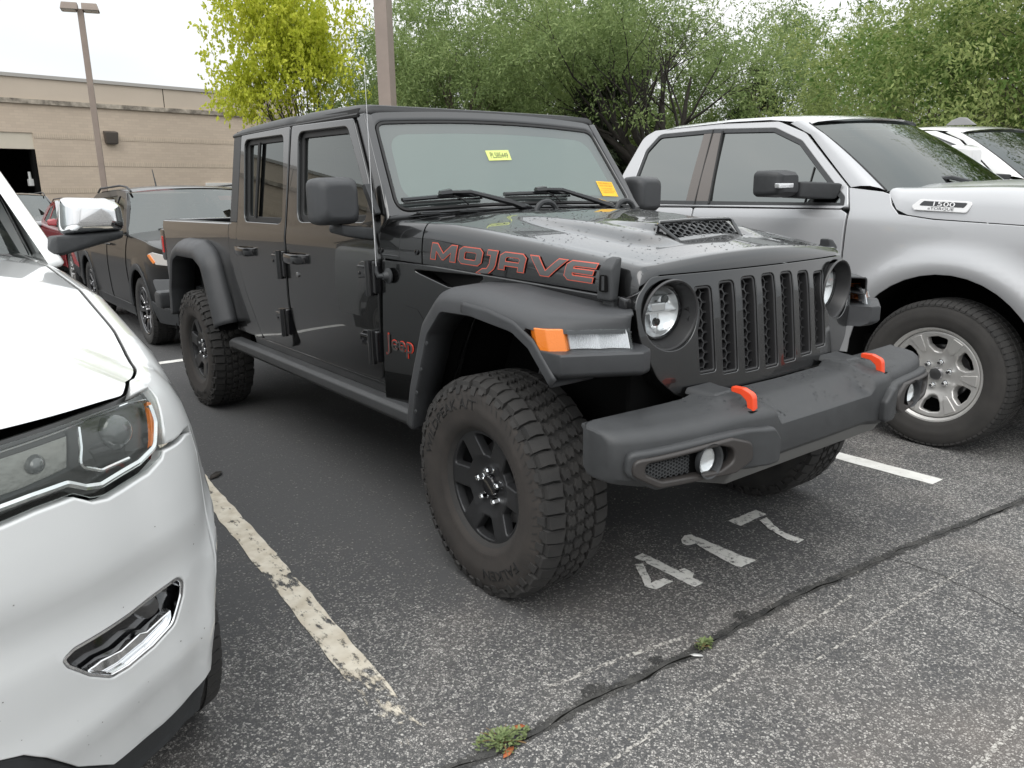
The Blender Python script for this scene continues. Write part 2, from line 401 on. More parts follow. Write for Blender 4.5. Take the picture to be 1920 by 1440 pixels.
def paint_mat(name, c0, c1, cover, scale, hardness=.06, stretch=(1, 1, 1)):
    """worn road paint: flakes missing where the noise is high"""
    m = bpy.data.materials.new(name); m.use_nodes = True; t = m.node_tree; n = t.nodes; l = t.links; b = n['Principled BSDF']; b.inputs['Roughness'].default_value = .8
    tc_ = n.new('ShaderNodeTexCoord'); mp_ = n.new('ShaderNodeMapping'); mp_.inputs['Scale'].default_value = stretch; l.new(tc_.outputs['Object'], mp_.inputs[0])
    q = n.new('ShaderNodeTexNoise'); q.inputs['Scale'].default_value = scale; q.inputs['Detail'].default_value = 7; q.inputs['Roughness'].default_value = .68; l.new(mp_.outputs[0], q.inputs['Vector'])
    at = n.new('ShaderNodeAttribute'); at.attribute_name = 'wear'
    ad = n.new('ShaderNodeMath'); ad.operation = 'ADD'; l.new(q.outputs[0], ad.inputs[0]); l.new(at.outputs['Fac'], ad.inputs[1])
    r_ = n.new('ShaderNodeMapRange'); r_.inputs[1].default_value = cover-hardness*.5; r_.inputs[2].default_value = cover+hardness*.5; l.new(ad.outputs[0], r_.inputs[0])
    q2 = n.new('ShaderNodeTexNoise'); q2.inputs['Scale'].default_value = 14; q2.inputs['Detail'].default_value = 6; l.new(tc_.outputs['Object'], q2.inputs['Vector'])
    cr_ = n.new('ShaderNodeValToRGB'); cr_.color_ramp.elements[0].position = .35; cr_.color_ramp.elements[1].position = .62; cr_.color_ramp.elements[0].color = (*c0, 1); cr_.color_ramp.elements[1].color = (*c1, 1)
    l.new(q2.outputs[0], cr_.inputs[0]); l.new(cr_.outputs[0], b.inputs['Base Color'])
    tr = n.new('ShaderNodeBsdfTransparent'); mx_ = n.new('ShaderNodeMixShader'); o = n['Material Output']
    l.new(r_.outputs[0], mx_.inputs[0]); l.new(b.outputs[0], mx_.inputs[1]); l.new(tr.outputs[0], mx_.inputs[2]); l.new(mx_.outputs[0], o.inputs[0])
    return m
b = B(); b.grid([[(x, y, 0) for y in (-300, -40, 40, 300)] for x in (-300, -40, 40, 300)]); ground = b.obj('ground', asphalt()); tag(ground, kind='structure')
def sheet(name, pts, m, z=.004, wear=None, step=.04, thick=.0008):
    """flat marking: closed outline on the ground, with a wear value for each vertex"""
    o = panel(name, pts, lambda u, v: (u, v, z), step=step, thick=thick, bev=.0004, m=m)
    if wear:
        a = o.data.attributes.new('wear', 'FLOAT', 'POINT'); a.data.foreach_set('value', [wear(v.co.x, v.co.y) for v in o.data.vertices])
    return o
def ragged(pts, amp, sc, step=.02):
    out_ = []
    for (x, y) in resample(pts, step):
        out_.append((x+amp*mnoise.noise((x*sc, y*sc, 1.7)), y+amp*mnoise.noise((x*sc, y*sc, 9.1))))
    return out_
M_line = paint_mat('bay_line_paint', (.52, .46, .36), (.68, .63, .53), .585, 11, .09, (1, 2.2, 1)); M_num = paint_mat('number_paint', (.68, .67, .63), (.78, .77, .73), .60, 40, .16)
ll = sheet('bay_line', ragged([(-5.15, -1.16), (-1.9, -1.345), (-.8, -1.398), (.0, -1.452), (.62, -1.484), (.62, -1.575), (.1, -1.556), (-.4, -1.522), (-1.5, -1.462), (-5.15, -1.28)], .010, 9), M_line, wear=lambda x, y: lerp(x, [-3, -.8, -.55, -.42, .1, .35, .62], [-.05, -.03, .09, .0, .03, .13, .20]))
tag(ll, 'worn cream bay line between the white car and the dark grey pickup', 'bay line')
lr = sheet('bay_line', ragged([(-5.15, 1.45), (.14, 1.452), (.567, 1.462), (.567, 1.572), (.1, 1.565), (-5.15, 1.56)], .006, 9), M_num, wear=lambda x, y: -.08)
tag(lr, 'white bay line by the front wheel of the silver truck', 'bay line')
lt = sheet('cross_line', ragged([(-5.15, -2.6), (-5.15, 2.6), (-5.26, 2.6), (-5.26, -2.6)], .006, 9), M_num, wear=lambda x, y: -.04); tag(lt, 'white line across the bays in front of the black car', 'bay line')
num = root('bay_number', 'white painted bay number 417 in front of the dark grey pickup', 'marking', (0, 0, 0))
def digit(name, polys):
    o0 = None
    for k, p in enumerate(polys):
        o = sheet(name if k == 0 else 'stroke', ragged(p, .005, 28, .012), M_num, z=.004+.0003*k, step=.03, wear=lambda x, y: .0)
        o.parent = num if k == 0 else o0
        if k == 0: o0 = o
digit('digit_four', [[(.182, -.268), (.179, -.215), (.501, -.223), (.499, -.273)], [(.229, -.312), (.244, -.283), (.355, -.355), (.385, -.392), (.377, -.412)], [(.375, -.412), (.377, -.312), (.422, -.306), (.417, -.404)], [(.371, -.214), (.374, -.186), (.425, -.190), (.45, -.228)]])
digit('digit_one', [[(.195, .004), (.178, .045), (.192, .079), (.452, .078), (.512, .088), (.512, -.017), (.451, -.01), (.335, .006), (.259, .021), (.245, -.02), (.221, -.016)]])
digit('digit_seven', [[(.199, .318), (.204, .522), (.262, .512), (.269, .317)], [(.284, .43), (.288, .483), (.359, .435), (.437, .402), (.526, .406), (.527, .355), (.457, .356), (.364, .386)]])
# crack filled with tar
M_tar = mat('crack_tar', (.018, .018, .017), .75, var=.4, vscale=25, bump=.8, bscale=90)
CR = [(.66, -2.3), (.70, -1.9), (.729, -1.512), (.759, -1.295), (.746, -1.033), (.765, -.778), (.775, -.612), (.768, -.382), (.773, -.238), (.774, -.011), (.809, .295), (.83, .628), (.874, 1.056), (.933, 1.554), (.98, 2.6), (1.0, 5.)]
cl_ = resample(CR, .025, False); L_, R_ = [], []
for i, (x, y) in enumerate(cl_):
    w_ = .025+.014*mnoise.noise((y*3.1, 2.2, 0))+.016*mnoise.noise((y*23, 5.2, 0)); w2 = .024+.012*mnoise.noise((y*4.3, 7.7, 0))+.016*mnoise.noise((y*27, 1.2, 0))
    d_ = .010*mnoise.noise((y*6, 3.3, 0)); L_.append((x-max(.006, w_)+d_, y)); R_.append((x+max(.006, w2)+d_, y))
M_seam = paint_mat('seam_tar', (.034, .034, .033), (.074, .072, .067), .52, 70, .20)
ck = sheet('tar_seam', L_+R_[::-1], M_seam, z=.003, step=.012); tag(ck, kind='structure')
kd = np.array(cl_); at_ = ck.data.attributes.new('wear', 'FLOAT', 'POINT'); vv_ = []
for v in ck.data.vertices:
    i_ = int(np.argmin((kd[:, 1]-v.co.y)**2)); q_ = abs(v.co.x-kd[i_, 0])/.034; vv_.append(-.10+.34*min(1.2, q_)**2)
at_.data.foreach_set('value', vv_)
gp = [(x+.006+.016*mnoise.noise((y*9, .3, 4)), y) for x, y in cl_]; gw = [max(.0, .0010+.006*mnoise.noise((y*13, 8.3, 4))) for x, y in cl_]
cg = sheet('open_crack', [(p[0]-q, p[1]) for p, q in zip(gp, gw)]+[(p[0]+q, p[1]) for p, q in zip(gp, gw)][::-1], mat('crack_void', (.006, .006, .005), .95, spec=.1), z=.0045, step=.05); tag(cg, kind='structure')
cb = resample([(.80, .50), (.881, .525), (1.022, .534), (1.294, .46), (1.6, .30)], .03, False)
cb2 = [(x+.008*mnoise.noise((x*20, 3, 1)), y+.012*mnoise.noise((x*17, 1, 6))) for x, y in cb]
cs = sheet('side_crack', [(x, y-.0016) for x, y in cb2]+[(x, y+.0016) for x, y in cb2][::-1], mat('hairline', (.03, .03, .028), .9), z=.004, step=.05); tag(cs, kind='structure')
for k, (a, c_) in enumerate((((.03, -.05), (.0, .0)), ((.09, .03), (.02, .02)), ((-.05, .012), (.012, .03)))):
    pass
for (cx, cy, rr) in ((.722, -1.00, .035), (.735, -.30, .030), (.728, -.74, .022)):
    pts = [(cx+rr*(1+.35*mnoise.noise((math.cos(a)*2, math.sin(a)*2, cx)))*math.cos(a), cy+rr*1.2*(1+.35*mnoise.noise((math.cos(a)*2, math.sin(a)*2, cy)))*math.sin(a)) for a in np.linspace(0, 2*PI, 22)[:-1]]
    o = sheet('tar_patch', pts, M_seam, z=.0026, step=.03); tag(o, kind='structure')
# faint old lines in the lane
M_faint = paint_mat('faint_line_paint', (.42, .40, .37), (.5, .48, .44), .485, 70, .10)
for k, (p, wd) in enumerate((([(.973, -1.3), (.946, -.745), (.911, -.285), (.901, .15)], .012), ([(1.046, -.45), (1.053, .222), (1.073, .70)], .009), ([(1.57, -.6), (1.566, -.1), (1.56, .6)], .016), ([(.62, -1.10), (.655, -.80), (.70, -.55)], .018))):
    q = resample(p, .04, False); o = sheet('faint_line', [(x-wd/2, y) for x, y in q]+[(x+wd/2, y) for x, y in q][::-1], M_faint, z=.003, step=.06); tag(o, kind='structure')

# weeds in the crack
M_weed = mat('weed_leaf', (.10, .15, .05), .7, col2=(.22, .26, .11), vscale=60); M_leafr = mat('dry_leaf', (.42, .10, .03), .7, col2=(.5, .2, .08), vscale=40)
def weed(loc, rad, n_, label, name='weed'):
    r_ = root(name, label, 'weed', loc, group='weeds in the tar seam')
    V, F = [], []
    for i in range(n_):
        a = random.uniform(0, 2*PI); d = rad*random.random()**.7*(.75+.6*mnoise.noise((math.cos(a)*1.5+loc[0], math.sin(a)*1.5, loc[1]))); L_ = random.uniform(.006, .018); c_ = Vector((d*.75*math.cos(a), d*1.2*math.sin(a), random.uniform(.002, .024)*(1.2-d/rad*.7)))
        dr = Vector((math.cos(a+random.uniform(-1, 1)), math.sin(a+random.uniform(-1, 1)), random.uniform(-.1, .8))).normalized(); sd2 = dr.cross(Vector((0, 0, 1))).normalized()*L_*.28
        k = len(V); V += [c_, c_+dr*L_*.5+sd2, c_+dr*L_, c_+dr*L_*.5-sd2]; F.append((k, k+1, k+2, k+3))
    me = bpy.data.meshes.new('leaves'); me.from_pydata([tuple(v) for v in V], [], F); put('foliage', me, r_, M_weed)
    b = B()
    for i in range(9):
        a = 2*PI*i/9+random.random(); b.tube([(0, 0, .001), (rad*.5*math.cos(a), rad*.5*math.sin(a), .014), (rad*.9*math.cos(a), rad*.9*math.sin(a), .010)], [.0016, .0013, .0008], 4)
    b.obj('stems', mat('weed_stem', (.22, .14, .06), .7), r_)
weed((.728, -1.352, 0), .075, 420, 'larger green weed at the near end of the tar seam'); weed((.775, -.56, 0), .035, 130, 'small pale weed beside the white scrap on the tar seam')
def dry_leaf(loc, rz, sc_, m, name, label, cat):
    b = B(); pts = [(-1, 0, .0), (-.3, .38, .15), (.5, .30, .3), (1, 0, .12), (.5, -.30, .3), (-.3, -.38, .15)]
    b.face([(p[0]*sc_, p[1]*sc_, .006+p[2]*sc_*.6) for p in pts]); o = b.obj(name, m); o.location = loc; o.rotation_euler = (0, 0, rz); q = o.modifiers.new('t', 'SOLIDIFY'); q.thickness = .0008; tag(o, label, cat); return o
dry_leaf((.712, -1.285, .0), 1.2, .024, M_leafr, 'dry_leaf', 'orange dry leaf above the larger weed', 'leaf'); dry_leaf((.775, -1.365, 0), 1.9, .026, M_leafr, 'dry_leaf', 'orange dry leaf lying below the larger weed', 'leaf')
dry_leaf((.797, -.623, 0), .6, .022, mat('paper_scrap', (.72, .72, .70), .7), 'paper_scrap', 'white scrap beside the small weed', 'litter')
dry_leaf((-1.90, -1.30, 0), 2.3, .06, mat('twig_dark', (.03, .025, .02), .8), 'dead_twig', 'dark twig at the end of the worn bay line', 'twig')

# loose grit and leaf crumbs scattered over the lane
rd = random.Random(31); V, F = [], []
for i in range(420):
    x, y = rd.uniform(-.6, 1.5), rd.uniform(-2.0, 2.0); r0 = rd.uniform(.0015, .0045); k = len(V); a0 = rd.uniform(0, 6.28)
    for j in range(5): a = a0+2*PI*j/5; V.append((x+r0*math.cos(a)*rd.uniform(.7, 1.3), y+r0*math.sin(a)*rd.uniform(.7, 1.3), .002))
    V.append((x, y, .002+r0*.9)); F += [(k+j, k+(j+1) % 5, k+5) for j in range(5)]
me = bpy.data.meshes.new('loose_grit'); me.from_pydata(V, [], F); gt = put('loose_grit', me, None, mat('grit', (.16, .15, .13), .9, col2=(.5, .47, .42), vscale=3)); tag(gt, 'loose grit scattered on the asphalt lane', 'grit', kind='stuff')
# ------------------------------------------------------------------ building
BD, BN = 32.3, R(190.56)
BT = Vector((math.cos(BN-PI/2), math.sin(BN-PI/2), 0)); BO = Vector((CP.x+BD*math.cos(BN), CP.y+BD*math.sin(BN), 0)); BIN = Vector((math.cos(BN), math.sin(BN), 0))
def az2t(a): return BD*math.tan(BN-R(a))       # along the wall
def brick_mat(name, base, b2, mortar, soldier=False):
    m = bpy.data.materials.new(name); m.use_nodes = True; t = m.node_tree; n = t.nodes; l = t.links; b_ = n['Principled BSDF']; b_.inputs['Roughness'].default_value = .9
    tc_ = n.new('ShaderNodeTexCoord'); mp_ = n.new('ShaderNodeMapping'); l.new(tc_.outputs['Object'], mp_.inputs[0]); mp_.inputs['Rotation'].default_value = (R(90), 0, 0)
    br = n.new('ShaderNodeTexBrick'); br.inputs['Color1'].default_value = (*base, 1); br.inputs['Color2'].default_value = (*b2, 1); br.inputs['Mortar'].default_value = (*mortar, 1)
    br.inputs['Scale'].default_value = 1.; br.inputs['Mortar Size'].default_value = .006; br.inputs['Brick Width'].default_value = .075 if soldier else .30; br.inputs['Row Height'].default_value = .20 if soldier else .10; br.inputs['Bias'].default_value = -.2
    if soldier: br.offset = 0
    l.new(mp_.outputs[0], br.inputs['Vector'])
    nz_ = n.new('ShaderNodeTexNoise'); nz_.inputs['Scale'].default_value = .35; nz_.inputs['Detail'].default_value = 8; l.new(tc_.outputs['Object'], nz_.inputs['Vector'])
    r_ = n.new('ShaderNodeMapRange'); r_.inputs[1].default_value = .3; r_.inputs[2].default_value = .7; r_.inputs[3].default_value = .90; r_.inputs[4].default_value = 1.07; l.new(nz_.outputs[0], r_.inputs[0])
    vm_ = n.new('ShaderNodeVectorMath'); vm_.operation = 'SCALE'; l.new(br.outputs[0], vm_.inputs[0]); l.new(r_.outputs[0], vm_.inputs['Scale']); l.new(vm_.outputs[0], b_.inputs['Base Color'])
    return m
M_brk = brick_mat('tan_brick', (.57, .47, .37), (.52, .425, .335), (.50, .41, .325)); M_sol = brick_mat('soldier_brick', (.57, .475, .37), (.51, .42, .33), (.40, .325, .25), True)
M_stuc = mat('tan_fascia', (.56, .475, .385), .9, var=.05, vscale=.4); M_lint = mat('cream_lintel', (.62, .56, .46), .85, var=.05, vscale=1.)
M_stain = mat('ledge_stone', (.50, .44, .36), .9, col2=(.10, .085, .07), vscale=3.2); M_cop = mat('coping_metal', (.42, .40, .37), .5)
bld = root('commercial_building', 'tan brick commercial building with a dark open bay door', 'building', tuple(BO), BN-PI/2)
# local frame: x along the wall (to the right in the picture), y into the building, z up
t0, t1 = az2t(245), az2t(157.0); d0, d1 = az2t(179.2), az2t(172.72)
def wall_piece(name, x0, x1, z0, z1, m, y0=0., y1=.3, parent=bld):
    b = B(); b.box(x0, x1, y0, y1, z0, z1); return b.obj(name, m, parent)
for (x0, x1) in ((t0, d0), (d1, t1)):
    for (z0, z1) in ((0, .65), (.80, 1.63), (1.80, 2.60), (2.77, 3.56), (3.72, 4.72)): wall_piece('brick_wall', x0, x1, z0, z1, M_brk)
    for (z0, z1) in ((.65, .80), (1.63, 1.80), (2.60, 2.77), (3.56, 3.72)): wall_piece('soldier_course', x0, x1, z0, z1, M_sol, -.012, .3)
wall_piece('brick_wall', d0, d1, 3.74, 4.72, M_brk); wall_piece('lintel', d0, d1, 3.18, 3.74, M_lint, .04, .3)
wall_piece('stone_ledge', t0, t1, 4.72, 4.88, M_stain, -.08, .3); wall_piece('fascia', t0, t1, 4.88, 5.60, M_stuc, -.01, .3); wall_piece('coping', t0, t1, 5.60, 5.72, M_cop, -.07, .5)
for k in range(-14, 12):
    x = d1-1.2+k*6.1
    if t0 < x < t1: wall_piece('fascia_joint', x, x+.03, 4.90, 5.59, M_dark, -.013, .0)
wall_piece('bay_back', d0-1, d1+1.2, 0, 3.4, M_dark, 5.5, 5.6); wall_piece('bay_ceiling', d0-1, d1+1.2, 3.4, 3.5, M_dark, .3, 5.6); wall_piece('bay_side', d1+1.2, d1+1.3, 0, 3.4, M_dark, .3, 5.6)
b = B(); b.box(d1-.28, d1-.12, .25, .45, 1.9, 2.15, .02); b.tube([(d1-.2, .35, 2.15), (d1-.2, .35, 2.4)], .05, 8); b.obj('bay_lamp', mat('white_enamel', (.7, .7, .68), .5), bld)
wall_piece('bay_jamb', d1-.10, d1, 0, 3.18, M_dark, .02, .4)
wl = az2t(168.55); b = B(); b.hull([(wl-.25, -.22, 3.86), (wl+.25, -.22, 3.86), (wl-.25, .0, 3.92), (wl+.25, 0, 3.92), (wl-.22, -.19, 3.44), (wl+.22, -.19, 3.44), (wl-.22, 0, 3.44), (wl+.22, 0, 3.44)], .03); b.box(wl-.18, wl+.18, -.17, -.03, 3.425, 3.445)
wp = b.obj('wall_light', mat('bronze_metal', (.075, .062, .052), .5)); wp.parent = None; wp.matrix_world = Matrix.Translation(BO) @ Matrix.Rotation(BN-PI/2, 4, 'Z'); tag(wp, 'bronze box wall light on the tan brick wall', 'wall light')
wb = az2t(162.2); b = B(); b.box(wb-.75, wb+.95, -.10, .02, 1.72, 1.98, .02); b.box(wb-.70, wb+.90, -.06, .02, .9, 1.70); o = b.obj('louvre_window', mat('pale_metal', (.62, .61, .58), .5), bld)
b = B(); b.box(t0, t1, .3, 14, 5.30, 5.40); b.obj('roof', mat('roof_membrane', (.4, .4, .38), .9), bld)
b = B(); b.lathe([(.0001, 0.45), (.2, .42), (.26, .30), (.2, .28), (.18, 0)], c=(az2t(168.7), 1.2, 5.38), ax='z', n=14); b.obj('roof_vent', M_cop, bld)

# ------------------------------------------------------------------ lamp posts
M_post = mat('post_bronze', (.29, .235, .20), .55, var=.08, vscale=3)
def lamp_post(az_, dist, size, h, rz, label, heads=True, hs=1.):
    p = (CP.x+dist*math.cos(R(az_)), CP.y+dist*math.sin(R(az_)), 0); r_ = root('lamp_post', label, 'lamp post', p, rz, 'parking lot lamp posts')
    b = B(); b.box(-size/2, size/2, -size/2, size/2, .6, h, .01); b.obj('pole', M_post, r_)
    b = B(); b.lathe([(.32, 0), (.32, .58), (.30, .62), (.0001, .63)], ax='z', n=20); b.obj('concrete_base', mat('concrete', (.36, .34, .31), .9, var=.15, vscale=6), r_)
    b = B(); b.box(-size*.65, size*.65, -size*.65, size*.65, .61, .72, .02); b.obj('base_cover', M_post, r_)
    for sg in ((-1, 1) if heads else (1,)):
        hd = bpy.data.objects.new('lamp_head', None); col.objects.link(hd); hd.parent = r_; hd.location = (0, 0, h); hd.scale = (hs,)*3
        b = B(); b.hull([(sg*size*.5, -.28, -.06), (sg*size*.5, .28, -.06), (sg*(.62), -.28, -.06), (sg*.62, .28, -.06), (sg*size*.5, -.22, .18), (sg*size*.5, .22, .18), (sg*.56, -.22, .18), (sg*.56, .22, .18)], .02); b.obj('housing', M_post, hd)
        b = B(); b.box(min(sg*.14, sg*.58), max(sg*.14, sg*.58), -.24, .24, -.075, -.062); b.obj('lens', mat('lamp_glass', (.5, .5, .46), .25), hd)
    return r_
lamp_post(169.25, 21., .125, 5.50, R(75), hs=.62, label= 'slim bronze lamp post behind the black car')
lamp_post(150.9, 12.6, .205, 7.5, R(35), label= 'thick bronze lamp post behind the cab of the dark grey pickup')
# ================================================================== wheels (axis along y, outer face towards -y)
def tyre_mesh(name, Rt, W, Rr, style='at', n=36, fast=False):
    hw = W/2; b = B(); td = .016 if style == 'at' else .007
    prof = [(Rr-.012, hw*.70), (Rr, hw*.80), (Rr+.02, hw*.92), (Rr+(Rt-Rr)*.45, hw*1.02), (Rr+(Rt-Rr)*.72, hw*.985), (Rt-td-.022, hw*.92), (Rt-td-.006, hw*.82), (Rt-td, hw*.7), (Rt-td+.002, 0)]
    prof = prof + [(r, -h) for r, h in prof[-2::-1]]
    b.lathe(prof, n=72)
    def block(poly, r0, r1, shrink=.94):
        cx = sum(p[0] for p in poly)/len(poly); cy = sum(p[1] for p in poly)/len(poly)
        def at(a, h, rr): return (rr*math.cos(a), h, rr*math.sin(a))
        def drop(h): q = abs(h)/hw; return 0 if q < .72 else (q-.72)**1.6*.16
        lo = [b.bm.verts.new(at(p[0], p[1], r0-drop(p[1])*1.0-.004)) for p in poly]
        hi = [b.bm.verts.new(at(cx+(p[0]-cx)*shrink, cy+(p[1]-cy)*shrink, r1-drop(cy+(p[1]-cy)*shrink))) for p in poly]
        b.bm.faces.new(hi)
        for i in range(len(poly)): b.bm.faces.new((lo[i-1], lo[i], hi[i], hi[i-1]))
    P = 2*PI/n; r0 = Rt-td; r1 = Rt
    for i in range(n):
        a = i*P
        if style == 'at':
            for s in (-1, 1):
                e = .97 if i % 2 else .90
                A = a + (P*.5 if s > 0 else 0)
                block([(A-.48*P, s*hw*.50), (A+.40*P, s*hw*.46), (A+.48*P, s*hw*.70), (A+.45*P, s*hw*e), (A-.43*P, s*hw*e), (A-.40*P, s*hw*.72)], r0, r1)
                # side biter on the shoulder
                sh = [(A-.3*P, 0), (A+.34*P, 0), (A+.30*P, 1), (A-.2*P, 1)]
                lo, hi = [], []
                for (t, k) in sh:
                    rr = Rt-.030-k*(.016 if i % 2 else .030); h = s*hw*(.925+.055*k)
                    lo.append(b.bm.verts.new((rr*math.cos(t), h-s*.003, rr*math.sin(t)))); hi.append(b.bm.verts.new((rr*math.cos(t)*1.004, h+s*.006, rr*math.sin(t)*1.004)))
                b.bm.faces.new(hi)
                for q in range(4): b.bm.faces.new((lo[q-1], lo[q], hi[q], hi[q-1]))
                # inner chevron rows
                C = a+P*(.25 if s > 0 else .8)
                block([(C-.46*P, s*hw*.25), (C-.14*P, s*hw*.155), (C+.34*P, s*hw*.19), (C+.20*P, s*hw*.28), (C+.44*P, s*hw*.36), (C+.06*P, s*hw*.43), (C-.40*P, s*hw*.39), (C-.26*P, s*hw*.31)], r0, r1, .90)
            block([(a-.42*P, -hw*.10), (a-.05*P, -hw*.125), (a+.40*P, -hw*.05), (a+.24*P, hw*.02), (a+.42*P, hw*.09), (a+.06*P, hw*.12), (a-.42*P, hw*.06), (a-.26*P, -hw*.02)], r0, r1, .90)
        else:
            for s in (-1, 1):
                block([(a-.43*P, s*hw*.60), (a+.43*P, s*hw*.60), (a+.40*P, s*hw*.98), (a-.40*P, s*hw*.98)], r0, r1, .97)
                block([(a-.45*P, s*hw*.20), (a+.40*P, s*hw*.24), (a+.47*P, s*hw*.54), (a-.38*P, s*hw*.54)], r0, r1, .95)
            block([(a-.48*P, -hw*.14), (a+.45*P, -hw*.14), (a+.48*P, hw*.14), (a-.45*P, hw*.14)], r0, r1, .97)
    return b.mesh(name, 30)

def polar(a0, a1, r0, r1, r_in=None, k=5):
    """a window between two radii: list of (x,z)"""
    pts = []
    for j in range(k): a = a0+(a1-a0)*j/(k-1); pts.append((r1*math.cos(a), r1*math.sin(a)))
    am = (a0+a1)/2; f = .52
    for j in range(3): a = am+(a1-am)*f*(1-j); pts.append((r0*math.cos(a), r0*math.sin(a)))
    return pts
def rim_parts(parent, Rr, hw, m_face, m_barrel, dish, windows, cap_r, lugs, lug_r, m_lug, m_cap, bev=.006, thick=.03):
    surf = lambda u, v: (u, dish(math.hypot(u, v)), v)
    circ = [(Rr*.955*math.cos(a), Rr*.955*math.sin(a)) for a in np.linspace(0, 2*PI, 73)[:-1]]
    rim = panel('rim', circ, surf, holes=windows, step=.03, thick=thick, bev=bev, m=m_face, parent=parent, flip=False)
    b = B(); b.lathe([(Rr*.955, dish(Rr*.955)), (Rr*1.0, dish(Rr)-.008), (Rr*1.035, -hw*.86), (Rr*1.05, -hw*.80), (Rr*1.0, -hw*.76)], n=64); b.obj('rim_lip', m_face, rim)
    b = B(); b.lathe([(Rr*.96, dish(Rr*.955)+.004), (Rr*.90, 0), (Rr*.96, hw*.8)], n=40); b.lathe([(Rr*.9, .03), (.0, .03)], n=32); b.obj('barrel', m_barrel, rim)
    b = B(); b.lathe([(.16, .02), (.16, 0.), (.06, 0.), (.05, -.02)], n=40); b.obj('brake_disc', M_steel, parent)
    b = B(); h = dish(0); b.lathe([(cap_r*1.06, h+.004), (cap_r, h-.016), (cap_r*.9, h-.020), (cap_r*.55, h-.018), (0.0001, h-.018)], n=28); b.obj('centre_cap', m_cap, rim)
    for i in range(lugs):
        a = 2*PI*i/lugs+.3; x, z = lug_r*math.cos(a), lug_r*math.sin(a); h = dish(lug_r)
        b = B(); b.lathe([(.017, h+.002), (.017, h-.002), (.0125, h-.003), (.0125, h-.024), (.009, h-.030), (.0001, h-.031)], c=(x, 0, z), n=6); b.obj('lug_nut', m_lug, rim, 20)
    return rim
def ring_text(name, body, r, size, a_mid, hfun, m, parent, face=-1, wx=1.0, depth=.003, upright=True):
    """raised lettering bent round the sidewall"""
    def fm(x, y, d):
        a = a_mid - x/r; rr = r+y
        return (rr*math.cos(a)*1.0, hfun(rr)-(.0035+d), rr*math.sin(a))
    return text_obj(name, body, size, fm, m, parent, depth=depth, wx=wx)
# ================================================================== the dark grey pickup truck
M_gran = mat('granite_paint', (.050, .051, .052), .22, metal=.9, coat=1., coatr=.012)
M_gran_t = mat('roof_granite', (.040, .041, .042), .5, bump=.15, bscale=600)
M_flare = mat('flare_plastic', (.044, .046, .049), .52, bump=.3, bscale=800, var=.16, vscale=6, rvar=.1)
M_orange = mat('hook_orange', (.85, .075, .02), .38, coat=.3)
M_ws = glass_mat('windshield_glass', (.80, .86, .84), 2.1)
M_win = glass_mat('door_glass', (.30, .34, .33), 1.95)
M_winr = glass_mat('privacy_glass', (.06, .06, .06), 1.75)
M_frit = mat('glass_frit', (.02, .02, .022), .4)
jeep = root('pickup_truck', 'dark grey crew cab pickup truck with orange tow hooks in the numbered bay', 'pickup truck')
J = jeep
def sy(z): return sm(z, [.5, .7, 1.0, 1.22, 1.31, 1.80, 1.9], [.775, .79, .80, .799, .786, .715, .70])
def side(s, off=0.):
    return lambda u, v: (u, s*(sy(v)+off), v)

# ---- doors and cab sides
FD = [(-1.892, 1.812, .02), (-1.182, 1.796, .03), (-1.114, 1.70, .05), (-.993, 1.525, .05), (-.925, 1.377, .02), (-.862, 1.185, .02), (-.884, .84, .02), (-.888, .63, .07), (-1.70, .618, .10), (-1.79, .64, .06), (-1.894, .786, .12), (-1.906, .91, .1), (-1.888, 1.165, .05)]
RD = [(-1.912, 1.812, .02), (-1.908, 1.187, .02), (-1.926, .946, .05), (-1.925, .63, .06), (-2.40, .622, .10), (-2.585, .869, .2), (-2.675, 1.044, .2), (-2.690, 1.161, .1), (-2.668, 1.292, .02), (-2.660, 1.812, .02)]
FW = [(-1.800, 1.770, .05), (-1.225, 1.762, .06), (-.992, 1.345, .06), (-1.758, 1.325, .06)]
FW = [(-1.800, 1.772, .05), (-1.235, 1.762, .07), (-.985, 1.430, .03), (-.990, 1.340, .08), (-1.752, 1.325, .07)]
RW = [(-2.600, 1.778, .05), (-2.000, 1.772, .04), (-1.955, 1.310, .06), (-2.548, 1.312, .06)]
def hinge(parent, x, z, s):
    y = s*sy(z); o = s
    b = B()
    b.prism(fil([(x-.155, z+.022), (x-.11, z+.050), (x-.03, z+.056), (x-.03, z-.050), (x-.075, z-.020), (x-.145, z-.028)], .008, 2), 'y', y-o*.004, y+o*.026, .006)
    b.tube([(x-.025, y+o*.030, z+.058), (x-.025, y+o*.030, z-.095)], .019, 12)
    b.box(x-.02, x+.022, min(y-o*.01, y+o*.030), max(y-o*.01, y+o*.030), z-.085, z+.056, .008)
    b.box(x-.135, x-.045, min(y, y+o*.034), max(y, y+o*.034), z+.022, z+.034, .004)
    h = b.obj('hinge', M_gloss, parent)
    for dx in (-.125, -.07):
        q = B(); q.lathe([(.008, 0), (.008, s*.004), (.0001, s*.005)], c=(x+dx, y+o*.026, z-.002), n=8); q.obj('hinge_bolt', M_gloss, h)
